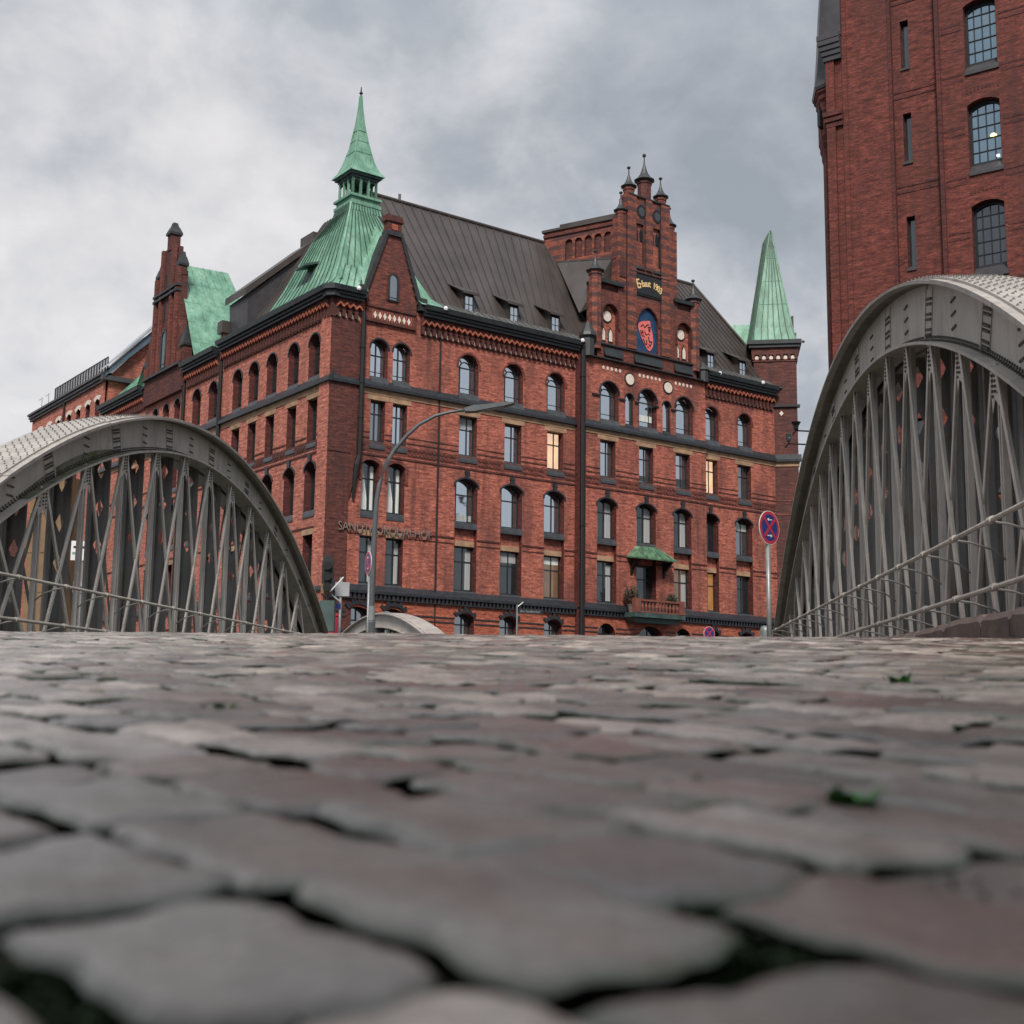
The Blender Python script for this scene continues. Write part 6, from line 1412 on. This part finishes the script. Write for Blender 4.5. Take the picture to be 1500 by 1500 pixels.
for x, y, r, k in spots:
    c = on_road(x, y)
    for _ in range(k):
        a = rng.uniform(-r, r); q = Vector((c.x + a * .72 + rng.gauss(0, .006), c.y - a * .72 + rng.gauss(0, .006), 0)); q.z = road_z(q.dot(wh)) - .004; leafy(mb, q, 2, .012 if y < 1350 else .007, rng, .002)
for _ in range(5200):
    d = rng.uniform(.3, 4.5); x = rng.uniform(-.5, .5) * d + d * .08; q = wh * d + eh * (x - d * .095)
    q.z = road_z(d) - .006; leafy(mb, q, 1, .007, rng, .0016)
tag(mb.build('moss', 'moss', recalc=False), 'green moss growing in the joints between the cobblestones', 'moss', kind='stuff')

# low brick shed far beyond the left truss
p = px(12, 930, 118.0); ls = thing('shed', 'low dark brick shed far behind the near end of the left truss', 'shed', (p.x - 9, p.y, 0), radians(20))
hz = px(12, 735, 118).z; mb, jb = wall(0, 16, 0, hz, [(k, 2 + j * 3.4, arch(1.2, 2.1, 'seg', .25), .3) for k in (2, 5, 8, 11, 14) for j in (0, 1, 2, 3)], FR, 0); mb.build('front_wall', 'brick_dark', ls, recalc=False, extra=[(jb, 'brick_jamb')])
mb = MB(); mb.box(.0, 16, .31, 9, 0, hz); mb.build('main_block', 'slate', ls)
mb = MB(); mb.prism([(-.3, hz), (9.3, hz), (4.5, hz + 2.2)], lambda p_, q_, d: (d, p_, q_), -.3, 16.3); mb.build('roof', 'slate', ls)

# unseen brick block, added behind the viewer to shade the near cobbles
shade_block = thing('warehouse', 'unseen brick block added behind the viewer to shade the near cobbles', 'building', (45, -9.2, -.5), pi)  # named warehouse, but an added block for shade
mb, jb = wall(0, 90, 0, 11.9, [(4 + 5 * k, 2 + 4.2 * j, arch(1.6, 2.6, 'seg', .3), .3) for k in range(17) for j in range(2)], FR, 0); mb.build('front_wall', 'brick_dark', shade_block, recalc=False, extra=[(jb, 'brick_jamb')])
mb = MB(); mb.box(0, 90, .31, 12, 0, 11.9); mb.build('main_block', 'slate', shade_block)
mb = MB(); mb.prism([(-.2, 11.903), (12.4, 11.903), (9, 14.2), (4, 14.2)], lambda p_, q_, d: (d, p_, q_), -.3, 90.3); mb.build('roof', 'slate', shade_block)
